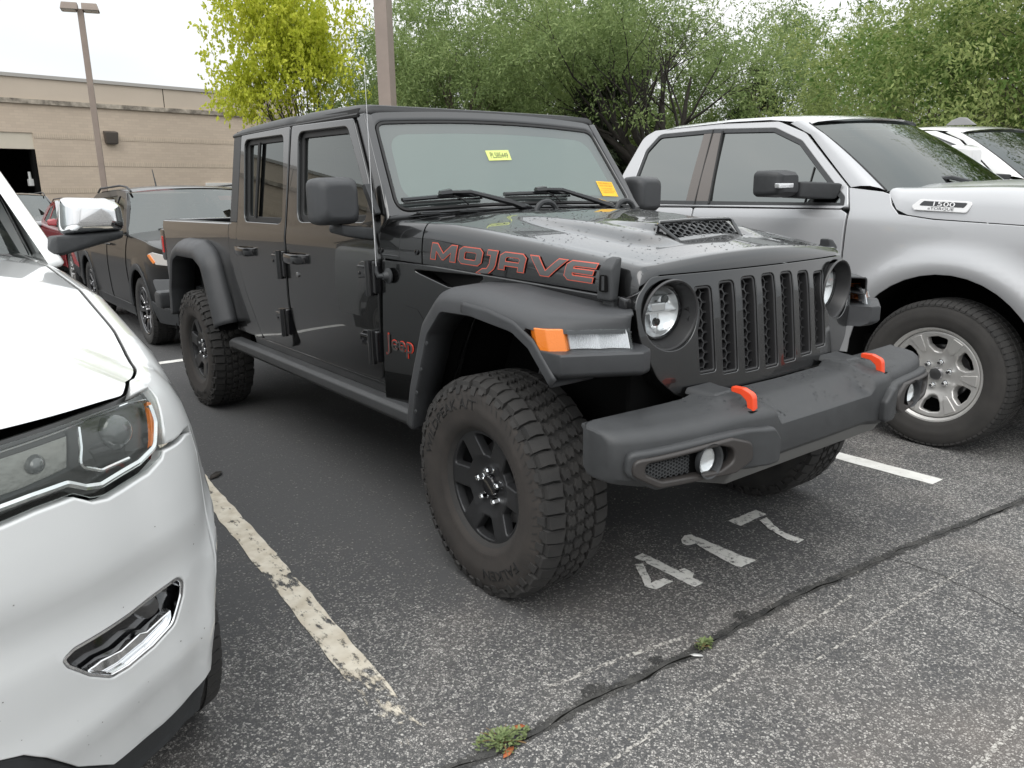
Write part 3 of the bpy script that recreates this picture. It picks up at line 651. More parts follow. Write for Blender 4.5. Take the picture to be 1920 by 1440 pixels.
def handle(parent, x, z, s):
    y = s*sy(z)
    b = B()   # recess cup
    b.prism(fil([(x-.075, z-.052), (x-.035, z-.062), (x+.03, z-.062), (x+.07, z-.050), (x+.075, z+.045), (x-.07, z+.045)], .02, 3), 'y', y-s*.002, y+s*.004, .002)
    b.obj('handle_cup', M_gloss, parent)
    b = B(); rings = []
    for k, (dx, dy, hh) in enumerate([(-.135, .012, .019), (-.11, .030, .024), (-.05, .044, .024), (.03, .048, .024), (.09, .042, .025), (.12, .028, .024), (.135, .008, .02)]):
        c = Vector((x+dx, y+s*dy, z)); t = .013
        rings.append([c+Vector((0, s*a, q)) for a, q in ((-t, -hh), (t*.6, -hh), (t, -hh*.6), (t, hh*.6), (t*.6, hh), (-t, hh))])
    b.loft(rings); b.obj('door_handle', M_gloss, parent, 50)
def door(name, s, outline, win, front):
    d = panel(name, fil(outline, .03, 4), side(s, .010), holes=[fil(win, .05, 5)], step=.035, thick=.045, bev=.006, m=M_gran, parent=J, flip=s > 0)
    # rubber seal, glass and sliver of inner frame
    w2 = fil(win, .05, 5)
    wi = offset2(clean(w2) if area2(w2) > 0 else clean(w2)[::-1], .030)
    w3 = offset2(clean(w2) if area2(w2) > 0 else clean(w2)[::-1], -.004)
    panel('window_seal', w3, side(s, -.010), holes=[wi], step=.06, thick=.02, bev=.004, m=M_rubber, parent=d, flip=s > 0)
    panel('window_glass', offset2(wi, -.006), side(s, -.020), step=.08, thick=.004, bev=.001, m=M_win if front else M_winr, parent=d, flip=s > 0)
    if not front:      # fixed divider of the rear window
        b = B(); P = []
        for z in np.linspace(1.335, 1.755, 8): P.append((-2.385-.02*(1.755-z), s*(sy(z)-.006), z))
        b.tube(P, .011, 6); b.obj('window_divider', M_rubber, d)
    handle(d, -1.765 if front else -2.525, 1.137, s)
    if front:
        b = B(); b.lathe([(.014, 0), (.014, s*.006), (.011, s*.008), (.0001, s*.008)], c=(-1.752, s*(sy(1.07)+.010), 1.052), n=16); b.obj('key_lock', M_steel, d)
        hinge(d, -.885, 1.118, s); hinge(d, -.905, .805, s)
    else:
        hinge(d, -1.925, 1.112, s); hinge(d, -1.945, .792, s)
    return d
for s in (-1, 1):
    # inner body side seen in the gaps
    OUT = [(-2.815, 1.80), (-1.15, 1.80), (-.90, 1.37), (-.845, 1.19), (-.845, .600), (-2.62, .600), (-2.83, .80), (-2.83, 1.30)]
    panel('cab_side', fil(OUT, .02, 2), side(s, -.014), holes=[offset2((lambda q: q if area2(q) > 0 else q[::-1])(clean(fil(FW, .05, 4))), -.03), offset2((lambda q: q if area2(q) > 0 else q[::-1])(clean(fil(RW, .05, 4))), -.02)], step=.08, thick=.03, bev=.004, m=M_gran, parent=J, flip=s > 0)
    door('front_door', s, FD, FW, True); door('rear_door', s, RD, RW, False)
    panel('a_pillar', fil([(-1.176, 1.812), (-1.172, 1.790), (-1.104, 1.700), (-.984, 1.527), (-.914, 1.377), (-.83, 1.377), (-.90, 1.50), (-1.11, 1.812)], .004, 2), side(s, -.006), step=.05, thick=.04, bev=.005, m=M_gran, parent=J, flip=s > 0)
    # rocker strip and fixed corner behind the rear door
    panel('rear_corner_panel', fil([(-2.676, 1.812, .01), (-2.684, 1.30, .01), (-2.706, 1.16, .05), (-2.69, 1.04, .1), (-2.60, .86, .15), (-2.42, .612, .02), (-2.86, .612, .02), (-2.878, .80), (-2.840, 1.296, .01), (-2.80, 1.296, .005), (-2.79, 1.812, .01)], .01, 3), side(s, .002), step=.035, thick=.03, bev=.005, m=M_gran, parent=J, flip=s > 0)
    panel('cab_corner_trim', fil([(-2.672, 1.81), (-2.680, 1.302), (-2.805, 1.302), (-2.795, 1.81)], .008, 2), side(s, .008), step=.08, thick=.03, bev=.005, m=M_gran_t, parent=J, flip=s > 0)
    panel('rocker_panel', fil([(-.862, .612), (-2.62, .606), (-2.60, .545), (-.84, .545)], .008, 2), side(s, -.012), step=.1, thick=.02, bev=.004, m=M_gran, parent=J, flip=s > 0)
    # rock rail
    b = B(); pr = [(.0, .562), (.055, .560), (.075, .545), (.075, .505), (.05, .480), (-.02, .475)]
    rings = [[(x, s*(.765+a), z-dz) for a, z in pr] for x, dz in ((-2.93, .015), (-2.88, 0), (-.62, 0), (-.56, .0))]
    b.loft(rings, bev=.006); b.obj('rock_rail', M_trim, J)

# ---- roof: two lift-off panels and the rear shell
def roof_piece(name, x0, x1, m):
    b = B(); rows = []
    xs = np.linspace(x0, x1, 8)
    for i, x in enumerate(xs):
        zt = sm(x, [-2.83, -2.6, -1.9, -1.25, -1.14], [1.842, 1.862, 1.875, 1.866, 1.855]); row = []
        zt -= .002 if 0 < i < 7 else .008
        hw = sm(x, [-2.83, -1.14], [.722, .698])
        for t, k in [(0, 0), (0, .35), (.012, .72), (.04, .93), (.09, 1.0), (.2, 1.012), (.4, 1.022), (.698, 1.028)]:
            y = hw-t; z = 1.808+(zt-1.808)*k; row.append((x, -y, z))
        rows.append(row + [(p[0], -p[1], p[2]) for p in row[-2::-1]])
    b.grid(rows)
    # front and rear closing skirts
    for r in (rows[0], rows[-1]):
        b.grid([r, [(p[0], p[1]*.985, max(p[2]-.045, 1.80)) for p in r]])
    o = b.obj(name, m, J, 50); q = o.modifiers.new('th', 'SOLIDIFY'); q.thickness = .006; q.offset = -1; return o
roof_piece('roof_panel', -1.128, -1.872, M_gran_t); roof_piece('roof_shell', -1.882, -2.815, M_gran_t)
b = B(); b.box(-2.80, -1.17, -.700, .700, 1.812, 1.838); b.obj('headliner', M_int, J)
for s in (-1, 1):
    b = B(); b.tube([(-1.16, s*.708, 1.806), (-2.0, s*.712, 1.810), (-2.80, s*.716, 1.810)], .010, 6); b.obj('drip_seal', M_rubber, J)
# rear of the cab
b = B(); b.prism(fil([(-.70, 1.81), (.70, 1.81), (.77, 1.3), (.77, .62), (-.77, .62), (-.77, 1.3)], .03, 3), 'x', -2.83, -2.78, .01); b.obj('cab_back', M_gran, J)
panel('rear_window', fil([(-.55, 1.76), (.55, 1.76), (.58, 1.36), (-.58, 1.36)], .05, 4), lambda u, v: (-2.836, u, v), step=.2, thick=.004, bev=.001, m=M_winr, parent=J, flip=True)

# ---- windscreen frame
WP = Vector((-.817, 0, 1.407)); WT = Vector((-.268, 0, .383)).normalized(); WN = Vector((WT.z, 0, -WT.x))
def ws(off=0.):
    def f(y, s_):
        cr_ = -.035*(y*y) + .018*max(0, s_/.467)*(1-(y/.66)**2)
        q = WP+WT*(s_+cr_*.6)+WN*(off-.03*y*y); return (q.x, y, q.z)
    return f
wf_out = fil([(-.785, -.042, .015), (.785, -.042, .015), (.770, .03, .1), (.700, .535, .09), (-.700, .535, .09), (-.770, .03, .1)], .02, 6)
wf_in = fil([(-.715, .0, .06), (.715, .0, .06), (.660, .467, .055), (-.660, .467, .055)], .05, 6)
wfr = panel('windscreen_frame', wf_out, ws(0), holes=[wf_in], step=.05, thick=.115, bev=.02, m=M_gran, parent=J, flip=False, hole_thick=.02)
wi = clean(wf_in); wi = wi if area2(wi) > 0 else wi[::-1]
panel('gasket', offset2(wi, -.004), ws(-.004), holes=[offset2(wi, .010)], step=.05, thick=.012, bev=.002, m=M_rubber, parent=wfr, flip=False)
panel('windscreen', offset2(wi, .004), ws(-.009), step=.06, thick=.004, bev=.001, m=M_ws, parent=J, flip=False, label='windscreen reflecting the grey sky')
fr_in = fil([(-.660, .052, .09), (.645, .052, .09), (.600, .405, .10), (-.610, .405, .10)], .09, 6)
panel('frit_band', offset2(wi, .006), ws(-.016), holes=[fr_in], step=.06, thick=.001, bev=.0004, m=M_frit, parent=J, flip=False)
M_haze = bpy.data.materials.new('screen_haze'); M_haze.use_nodes = True; _t = M_haze.node_tree; _t.nodes.clear(); _o = _t.nodes.new('ShaderNodeOutputMaterial'); _x = _t.nodes.new('ShaderNodeMixShader'); _x.inputs[0].default_value = .30  # haze brightness put into the colour of a half-clear material
_d = _t.nodes.new('ShaderNodeBsdfDiffuse'); _d.inputs[0].default_value = (.42, .52, .49, 1); _p = _t.nodes.new('ShaderNodeBsdfTransparent'); _p.inputs[0].default_value = (.55, .6, .58, 1); _t.links.new(_p.outputs[0], _x.inputs[1]); _t.links.new(_d.outputs[0], _x.inputs[2]); _t.links.new(_x.outputs[0], _o.inputs[0])
panel('haze_sheet', fr_in, ws(-.0165), step=.08, thick=.0006, bev=.0002, m=M_haze, parent=J, flip=False)  # added sheet: pale green stands in for haze and cabin light through the glass
# stickers behind the glass
def on_ws(y0, s0, off=-.0075): f = ws(off); return lambda x, y, d: f(y0+x, s0+y)
M_stk = mat('sticker_lime', (.66, .74, .22), .6, var=.06, vscale=20); M_sty = mat('sticker_yellow', (.85, .52, .03), .6); M_ink = mat('marker_ink', (.03, .05, .03), .6); M_inkr = mat('print_red', (.45, .06, .01), .6)
st = panel('stock_sticker', [(-.122, .244), (.018, .249), (.022, .307), (-.121, .302)], ws(-.0078), step=.1, thick=.0005, bev=.0002, m=M_stk, parent=J, flip=False, label='lime sticker with a handwritten stock number')
text_obj('handwriting', 'PL585449', .046, on_ws(-.05, .259, -.0070), M_ink, st, wx=.60, shear=.15)
st = panel('notice_sticker', [(.529, .044), (.646, .044), (.646, .137), (.529, .137)], ws(-.0078), step=.1, thick=.0005, bev=.0002, m=M_sty, parent=J, flip=False, label='yellow notice sticker with red print')
for t_, sz, yy in (('THIS VEHICLE IS', .0145, .120), ('NOT FOR SALE', .0145, .104), ('IT IS THE PROPERTY', .010, .087), ('OF A CUSTOMER AND MUST', .0085, .074), ('REMAIN ON THE LOT', .0085, .064)):
    text_obj('print', t_, sz, on_ws(.587, yy, -.0070), M_inkr, st, wx=.95)
# wipers
def wiper(y0, y1, yc, yp, sp_):
    r_ = bpy.data.objects.new('wiper', None); col.objects.link(r_); r_.parent = J
    f = ws(.016); g = ws(.034)
    b = B(); b.tube([f(y0, .040), f((y0+y1)/2, .043), f(y1, .042)], .010, 6); b.tube([ws(.004)(y0+.01, .030), ws(.004)(y1-.01, .032)], .006, 4); b.obj('blade', M_gloss, r_)
    b = B(); b.tube([g(yc-.05, .046), g(yc+.01, .05)], [.014, .018], 6); b.tube([g(yc, .05), ws(.05)(yc+.10, .036), ws(.05)(yp-.10, -.030), ws(.035)(yp, sp_)], [.009, .011, .015, .020], 6)
    b.obj('arm', M_gloss, r_)
    b = B(); b.tube([ws(.03)(yc+.02, .034), ws(.02)(yc+.07, .02), ws(.01)(yc+.10, -.005)], .004, 5); b.obj('washer_hose', M_rubber, r_)
wiper(-.690, -.255, -.455, -.045, -.062); wiper(-.140, .290, .095, .505, -.050)

# ---- hood and cowl: one family of cross sections
def hyb(x): return lerp(x, [-.87, -.6, .47, .55], [.792, .745, .607, .597])
def hzb(x): return lerp(x, [-.87, .47], [1.190, 1.126])
def hzs(x): return sm(x, [-.95, -.56, -.1, .3, .5], [1.352, 1.346, 1.300, 1.250, 1.222])
def bulge(x, y):
    a = abs(y); wd = lerp(x, [-.6, .2, .5], [.36, .30, .24]); k = max(0, min(1, (wd+.10-a)/.10)); k = k*k*(3-2*k)
    h = sm(x, [-.60, -.40, .0, .205, .250, .30], [0, .012, .030, .044, .012, 0]) if a < .22 else sm(x, [-.6, -.4, .0, .205, .33], [0, .012, .026, .026, 0])
    return h*k
def htop(x, y):
    yb = hyb(x); q = abs(y)/yb; zs = hzs(x); return zs+.030*(1-min(1, q/.88)**2)+bulge(x, y)
def hsec(x, n=24, zb_off=0):
    """half section from the lower edge to the middle"""
    yb, zb = hyb(x), hzb(x)+zb_off; ys = yb-.085; zs = htop(x, ys); pts = []
    for k in range(9):
        t = k/8*PI/2; pts.append((ys+(yb-ys)*math.cos(t)**.55 if k < 8 else ys, zb+(zs-zb)*math.sin(t)**.80))
    for k in range(1, n+1): y = ys*(1-k/n); pts.append((y, htop(x, y)))
    return pts
def hood_grid(b, x0, x1, nx, front=False):
    rows = []
    for i in range(nx+1):
        x = x0+(x1-x0)*i/nx; h = hsec(x); row = []
        for (y, z) in h:
            xx = x
            if front: xx = x0+(x-x0)*((x1-.14*y*y-x0)/(x1-x0))
            row.append((xx, -y, z))
        rows.append(row)
    if front:
        last = rows[-1]; zl = hzb(x1)
        for dx, k in ((.008, .10), (.018, .35), (.025, .68), (.027, 1.0)):
            rows.append([(p[0]+dx, p[1]*(1-dx*.15), p[2]+(min(p[2], 1.193 if abs(p[1]) < .52 else 1.193-(abs(p[1])-.52)*.4)-p[2])*k) for p in last])
    return [r+[(p[0], -p[1], p[2]) for p in r[-2::-1]] for r in rows]
b = B(); b.grid(hood_grid(b, -.592, .508, 44, True)); hood = b.obj('hood', M_gran, J, 60)
b = B(); b.grid(hood_grid(b, -.870, -.600, 8)); cowl = b.obj('cowl', M_gran, J, 60)
b = B(); b.grid([[(x, s_*(hyb(x)-.02), hzb(x)-.004) for s_ in (-1, 1)] for x in (-.86, -.5, 0, .48)]); b.grid([[(.46, -.36, 1.17), (.46, .36, 1.17)], [(.46, -.36, 1.0), (.46, .36, 1.0)]]); b.obj('engine_bay_tray', M_dark, J)
# plastic cowl grille at the foot of the glass with hinge knuckles
b = B(); b.grid([[(x, y, z+.004-.01*abs(y)) for y in np.linspace(-.64, .64, 9)] for x, z in ((-.80, 1.385), (-.74, 1.382))]); b.obj('cowl_strip', M_black, cowl)
for y in (-.60, -.40, .42, .62):
    b = B(); b.box(-.79, -.745, y-.05, y+.05, 1.372-.02*abs(y)+.008, 1.384-.02*abs(y)+.008, .005); b.obj('hood_hinge', M_gran, cowl)
for y in (-.02, .50):
    b = B(); rr = []
    for k in range(9):
        a = PI*k/8; rr.append((-.66+.0*k, y+.062*math.cos(a), 1.362-.02*abs(y)*2*.3+.050*math.sin(a)))
    b.tube(rr, .013, 8); b.obj('footman_loop', M_black, cowl)
# scoop: mouth with honeycomb, dark throat, frame
def hexmesh(b, fm, u0, u1, v0, v1, cell, wall, depth, keep=None):
    """honeycomb: hexagonal rings with a wall width and a depth; fm(u,v,d)->xyz"""
    dx = cell*1.5/math.sqrt(3)*1.0; j = 0; hh = cell/math.sqrt(3)
    u = u0; c = 0
    while u <= u1+1e-6:
        v = v0+(cell/2 if c % 2 else 0)
        while v <= v1+1e-6:
            if keep is None or keep(u, v):
                O = [(u+hh*math.cos(PI/3*k), v+hh*math.sin(PI/3*k)) for k in range(6)]
                I = [(u+(hh-wall)*math.cos(PI/3*k), v+(hh-wall)*math.sin(PI/3*k)) for k in range(6)]
                vo = [b.bm.verts.new(fm(*p, 0)) for p in O]; vi = [b.bm.verts.new(fm(*p, 0)) for p in I]; vd = [b.bm.verts.new(fm(*p, depth)) for p in I]
                for k in range(6):
                    n_ = (k+1) % 6
                    b.bm.faces.new((vo[k], vo[n_], vi[n_], vi[k])); b.bm.faces.new((vi[k], vi[n_], vd[n_], vd[k]))
            v += cell
        u += hh*1.5; c += 1
SC0 = Vector((.278, 0, 1.284)); SC1 = Vector((.210, 0, 1.338))     # foot and lip of the mouth
def scm(u, v, d): q = SC0.lerp(SC1, v); return (q.x-d, u, q.z-.004*abs(u)-d*.3)
b = B(); b.prism([(-.185, 1.28), (.185, 1.28), (.210, 1.334), (-.210, 1.334)], 'x', .19, .20); b.obj('scoop_throat', M_dark, hood)
b = B(); hexmesh(b, lambda u, v, d: scm(u, v/.09, d), -.175, .180, .012, .080, .030, .0035, .02, lambda u, v: abs(u) < .17+v*.3); b.obj('scoop_mesh', M_black, hood)
b = B(); b.tube([scm(-.185, -.12, 0), scm(-.215, .95, 0), scm(-.20, 1.07, 0), scm(0, 1.12, 0), scm(.20, 1.07, 0), scm(.215, .95, 0), scm(.185, -.12, 0)], .007, 8); b.obj('scoop_lip', M_gran, hood)
# MOJAVE lettering on the hood sides: hand drawn wide letters
def strokes():
    H = 1.
    M_ = [[(0, 0), (.0, 1), (.32, 1), (.75, .42), (1.18, 1), (1.5, 1), (1.5, 0), (1.2, 0), (1.2, .55), (.80, .05), (.70, .05), (.30, .55), (.30, 0)]]
    O_ = [[(.18, 0), (0, .2), (0, .8), (.18, 1), (1.12, 1), (1.3, .8), (1.3, .2), (1.12, 0)], [(.38, .27), (.92, .27), (.98, .34), (.98, .66), (.92, .73), (.38, .73), (.32, .66), (.32, .34)]]
    J_ = [[(-.35, -.42), (.25, -.42), (.55, -.05), (.62, .2), (.62, 1), (.10, 1), (.10, .73), (.30, .73), (.30, .2), (.18, -.10), (-.05, -.14)]]
    A_ = [[(0, 0), (0, .8), (.2, 1), (1.1, 1), (1.3, .8), (1.3, 0), (1.0, 0), (1.0, .25), (.30, .25), (.30, 0)], [(.30, .48), (1.0, .48), (1.0, .68), (.92, .76), (.38, .76), (.30, .68)]]
    V_ = [[(-.1, 1), (.55, 0), (.95, 0), (1.6, 1), (1.22, 1), (.75, .27), (.28, 1)]]
    E_ = [[(.18, 0), (0, .2), (0, .8), (.18, 1), (1.25, 1), (1.25, .76), (.38, .76), (.32, .70), (.32, .62), (1.2, .62), (1.2, .40), (.32, .40), (.32, .32), (.38, .25), (1.25, .25), (1.25, 0)]]
    out_ = []; x = 0
    for g, wd in ((M_, 1.68), (O_, 1.46), (J_, .80), (A_, 1.58), (V_, 1.64), (E_, 1.3)):
        out_.append([[(p[0]+x, p[1]) for p in lp] for lp in g]); x += wd
    return out_, x
M_lred = mat('letter_red', (.62, .11, .07), .45); M_lgr = mat('letter_grey', (.085, .085, .085), .5)
_hx = np.linspace(-.65, .45, 45); _hs = np.array([hsec(x, 1)[:9] for x in _hx])
def hood_side(s, off):
    def f(u, v):     # u along x, v height above the lower hood edge
        k = min(max((u+.65)/1.1*44, 0), 43.999); i = int(k); q = _hs[i]*(1-(k-i))+_hs[i+1]*(k-i); zz = q[0, 1]+v
        return (u, s*(float(np.interp(zz, q[:, 1], q[:, 0]))+off), zz)
    return f
LET, LW = strokes()
for s in (-1, 1):
    dec = bpy.data.objects.new('hood_lettering', None); col.objects.link(dec); dec.parent = hood; dec['label'] = 'MOJAVE lettering outlined in red on the hood side'
    for g in LET:
        sc = .845/LW; hgt = .064
        def tr(p):
            u = (p[0]*sc-.540) if s < 0 else (.305-p[0]*sc); sk = .012*p[1]*(1 if s < 0 else -1)
            return (u+sk, .026+p[1]*hgt)
        loops_ = [clean([tr(p) for p in lp]) for lp in g]
        loops_ = [lp if area2(lp) > 0 else lp[::-1] for lp in loops_]
        o0 = offset2(loops_[0], -.0026); hs_ = [offset2(lp, .0018) for lp in loops_[1:]]
        panel('letter_outline', o0, hood_side(s, .0012), holes=hs_, step=.02, thick=.001, bev=.0003, m=M_lred, parent=dec, flip=s > 0)
        panel('letter', offset2(loops_[0], .0006), hood_side(s, .0024), holes=[offset2(lp, -.0006) for lp in loops_[1:]], step=.02, thick=.001, bev=.0003, m=M_lgr, parent=dec, flip=s > 0)
    # hood latch
    x, y = .392, hyb(.392)+.012
    b = B(); o = s
    def LP(dx, dz, dy): return (x+dx, s*(y+dy), 1.112+dz)
    b.hull([LP(-.040, 0, .0), LP(.034, 0, .0), LP(-.040, 0, .032), LP(.034, 0, .032), LP(-.030, .108, .030), LP(.030, .108, .030), LP(-.024, .136, .0), LP(.024, .136, .0), LP(-.022, .140, -.03), LP(.022, .140, -.03)], .010)
    b.box(x-.026, x+.026, min(s*(y-.02), s*(y+.015)), max(s*(y-.02), s*(y+.015)), 1.085, 1.125, .004)
    lt = b.obj('hood_latch', M_trim, hood)
    b = B(); b.prism(fil([(x-.020, 1.142), (x+.020, 1.142), (x+.016, 1.196), (x-.016, 1.196)], .008, 3), 'y', s*(y+.034), s*(y+.0375)); b.obj('latch_slot', M_dark, lt)
    b = B(); b.tube([LP(0, .035, .036), LP(0, .080, .036)], .006, 6); b.obj('latch_wire', M_black, lt)
    b = B(); b.hull([LP(.05, -.03, -.015), LP(.085, -.03, -.015), LP(.085, .012, -.01), LP(.05, .02, -.01), LP(.05, -.03, .02), LP(.085, -.03, .02), LP(.085, .012, .02), LP(.05, .02, .02)], .008); b.obj('latch_bracket', M_gloss, lt)

# ---- front fenders
def fy(s, off=0.):
    return lambda u, v: (u, s*(lerp(u, [-.87, -.6, .47, .6], [.797, .757, .617, .60])+off+.012*max(0, (1.19-v))*(1 if v > .9 else .9)), v)
VENT = fil([(-.655, 1.150, .006), (-.425, 1.095, .01), (-.30, 1.095, .01), (-.20, 1.148, .01)], .01, 3)
for s in (-1, 1):
    fe = panel('front_fender', fil([(-.868, .545, .01), (-.872, .60, .01), (-.871, .84, .05), (-.850, 1.182, .006), (-.505, 1.172, .0), (.455, 1.120, .02), (.50, 1.0, .05), (.42, .92, .05), (.25, 1.04, .1), (-.1, 1.06, .1), (-.26, 1.0, .1), (-.45, .60, .05), (-.47, .545, .02)], .02, 3), fy(s), holes=[VENT], step=.05, thick=.02, bev=.005, m=M_gran, parent=J, flip=s > 0)
    b = B(); b.prism([(-.66, 1.16), (-.42, 1.08), (-.19, 1.08), (-.19, 1.16)], 'y', s*.68, s*.70); b.obj('fender_vent', M_dark, fe)
    # ridge lines pressed into the panel
    b = B(); g = fy(s, .001)
    b.face([g(-.775, .980), g(-.70, .995), g(-.62, .985), g(-.572, .935), g(-.60, .955)][::-1 if s < 0 else 1]); b.obj('pressed_ridge', M_gran, fe)
    for (x_, z_) in ((-.86, 1.222), (-.628, 1.222)):
        b = B(); y_ = s*float(np.interp(z_, [p[1] for p in hsec(x_)[:9]], [p[0] for p in hsec(x_)[:9]])); b.lathe([(.012, 0), (.012, s*.005), (.006, s*.006), (.006, s*.002), (.0001, s*.002)], c=(x_, y_, z_), n=14); b.obj('cowl_bolt', M_gloss, cowl)
# badge
M_badge = mat('badge_chrome', (.30, .28, .27), .25, metal=1.); M_badr = mat('badge_red', (.55, .05, .03), .3)
for s in (-1, 1):
    ft = fy(s, .006); fb = fy(s, .0025)
    mp_ = (lambda x, y, d: ft(-.742+x, .790+y)) if s < 0 else (lambda x, y, d: ft(-.742-x, .790+y))
    mq_ = (lambda x, y, d: fb(-.742+x*1.03, .7895+y*1.04)) if s < 0 else (lambda x, y, d: fb(-.742-x*1.03, .7895+y*1.04))
    o = text_obj('badge', 'Jeep', .098, mp_, M_badge, J, wx=1.05, depth=0)
    q = o.modifiers.new('t', 'SOLIDIFY'); q.thickness = .004
    o2 = text_obj('badge_edge', 'Jeep', .104, mq_, M_badr, o, wx=1.04)
# antenna on the right cowl side
b = B(); ay = -.797; b.lathe([(.034, 0), (.034, -.006), (.022, -.012), (.014, -.03), (.0001, -.032)], c=(-.790, ay, 1.116), n=20); ant = b.obj('antenna', M_black, J)
b = B(); b.tube([(-.79, ay-.02, 1.116), (-.80, ay-.045, 1.118), (-.806, ay-.050, 1.135), (-.806, ay-.050, 1.16)], [.011, .011, .009, .006], 8); b.obj('antenna_socket', M_black, ant)
b = B(); b.tube([(-.806, ay-.050, 1.15), (-.812, ay-.049, 1.5), (-.82, ay-.045, 1.97)], [.0018, .0013, .0009], 6); b.obj('mast', mat('mast_steel', (.75, .75, .76), .3, metal=.6), ant)
b = B(); b.lathe([(.03, 0), (.03, -.006), (.0001, -.008)], c=(-.93, -.80, 1.2), n=12); b.bm.free()

# ---- grille
def gx(y, z): return .548+(1.17-z)*.115-.13*y*y-(.10*max(0, z-1.10) )
gsurf = lambda off=0.: (lambda u, v: (gx(u, v)+off, u, v))
GO = fil([(-.475, .785, .10), (.475, .785, .10), (.56, .86, .1), (.625, 1.00, .15), (.634, 1.12, .08), (.555, 1.190, .05), (-.555, 1.190, .05), (-.634, 1.12, .08), (-.625, 1.00, .15), (-.56, .86, .1)], .05, 6)
slots = []; SLW = .0395
for k in range(-3, 4):
    yc = k*.1135; sh = .004*k
    hi = 1.163-.002*k*k; lo = .828+.003*k*k
    if abs(k) < 3: slots.append(fil([(yc-SLW+sh*.3, lo, .012), (yc+SLW+sh*.3, lo, .012), (yc+SLW, hi, .022), (yc-SLW, hi, .022)], .02, 4))
    else:
        sg = 1 if k > 0 else -1      # outer slots are notched by the headlamp ring
        arc = [(sg*(.492+.126*math.cos(a)), 1.062+.126*math.sin(a)) for a in np.linspace(PI*1.16, PI*.84, 5)]
        pts = [(yc-sg*SLW, lo, .012), (yc+sg*SLW, lo, .012), (yc+sg*SLW, 1.062-.115, .01)]
        pts += [(min(sg*p[0], sg*yc+SLW)*sg, p[1], 0) for p in arc]+[(yc+sg*SLW, hi, .012), (yc-sg*SLW, hi, .022)]
        slots.append(fil(pts, .012, 4))
HL = [[(s*.492+.115*math.cos(a), 1.062+.115*math.sin(a)) for a in np.linspace(0, 2*PI, 41)[:-1]] for s in (-1, 1)]
gr = panel('grille', GO, gsurf(), holes=slots+HL, step=.05, thick=.10, hole_thick=.055, bev=.0032, m=M_gran, parent=J, flip=False, label='seven slot grille in body colour')
M_ins = mat('grille_insert', (.026, .026, .027), .34)
for i, k in enumerate(range(-3, 4)):
    lp = clean(slots[i]); lp = lp if area2(lp) > 0 else lp[::-1]
    ins = panel('slot_insert', offset2(lp, -.001), gsurf(-.004), holes=[offset2(lp, .009)], step=.05, thick=.05, bev=.004, m=M_ins, parent=gr)
    zs_ = [p[1] for p in lp]; ys_ = [p[0] for p in lp]
    b = B(); hexmesh(b, lambda u, v, d: (gx(u, v)-.024-d, u, v), min(ys_)+.004, max(ys_)-.004, min(zs_)+.012, max(zs_)-.008, .034, .0032, .016); b.obj('honeycomb', M_ins, ins, 25)
b = B(); b.grid([[(gx(y, z)-.075, y, z) for y in np.linspace(-.385, .385, 13)] for z in np.linspace(.74, 1.17, 7)]); b.obj('radiator', M_dark, J)
# lower edge moulding of the grille
b = B(); b.tube([(gx(y, .78)-.012, y, .776-.0) for y in np.linspace(-.47, .47, 15)], .006, 6); b.obj('grille_moulding', M_chrome if False else M_gran, gr)
# headlamps
for s in (-1, 1):
    yc, zc = s*.492, 1.062; x0 = gx(yc, zc)
    hl = bpy.data.objects.new('headlight', None); col.objects.link(hl); hl.parent = J; hl.location = (x0, yc, zc); hl.rotation_euler = (0, R(4), R(-6*s)*-1)
    b = B(); b.lathe([(.1185, -.004), (.116, .004), (.111, .002), (.108, -.004), (.097, -.045), (.093, -.052), (.090, -.050)], ax='x', n=48); b.obj('bezel', mat('lamp_bezel', (.035, .035, .036), .38), hl)
    b = B(); b.lathe([(.093, -.06), (.090, -.046), (.085, -.046), (.083, -.056)], ax='x', n=48); b.obj('trim_ring', M_gloss, hl)
    b = B(); b.lathe([(.083, -.055), (.080, -.058), (.070, -.075), (.04, -.095), (.0001, -.10)], ax='x', n=40)
    b.box(-.09, -.058, -.075, .075, -.003, .003); b.box(-.09, -.062, -.004, .004, -.07, .0); b.box(-.085, -.06, -.03, .03, .003, .03, .004)
    b.obj('reflector', M_refl, hl)
    b = B(); b.lathe([(.086, -.050), (.07, -.040), (.04, -.032), (.0001, -.030)], ax='x', n=40); b.obj('lens', M_lens, hl)
    b = B(); b.lathe([(.016, -.070), (.013, -.062), (.0001, -.060)], c=(0, 0, -.035), ax='x', n=12); b.lathe([(.016, -.070), (.013, -.062), (.0001, -.060)], c=(0, .03, .04), ax='x', n=12); b.obj('lamp_unit', M_gloss, hl)

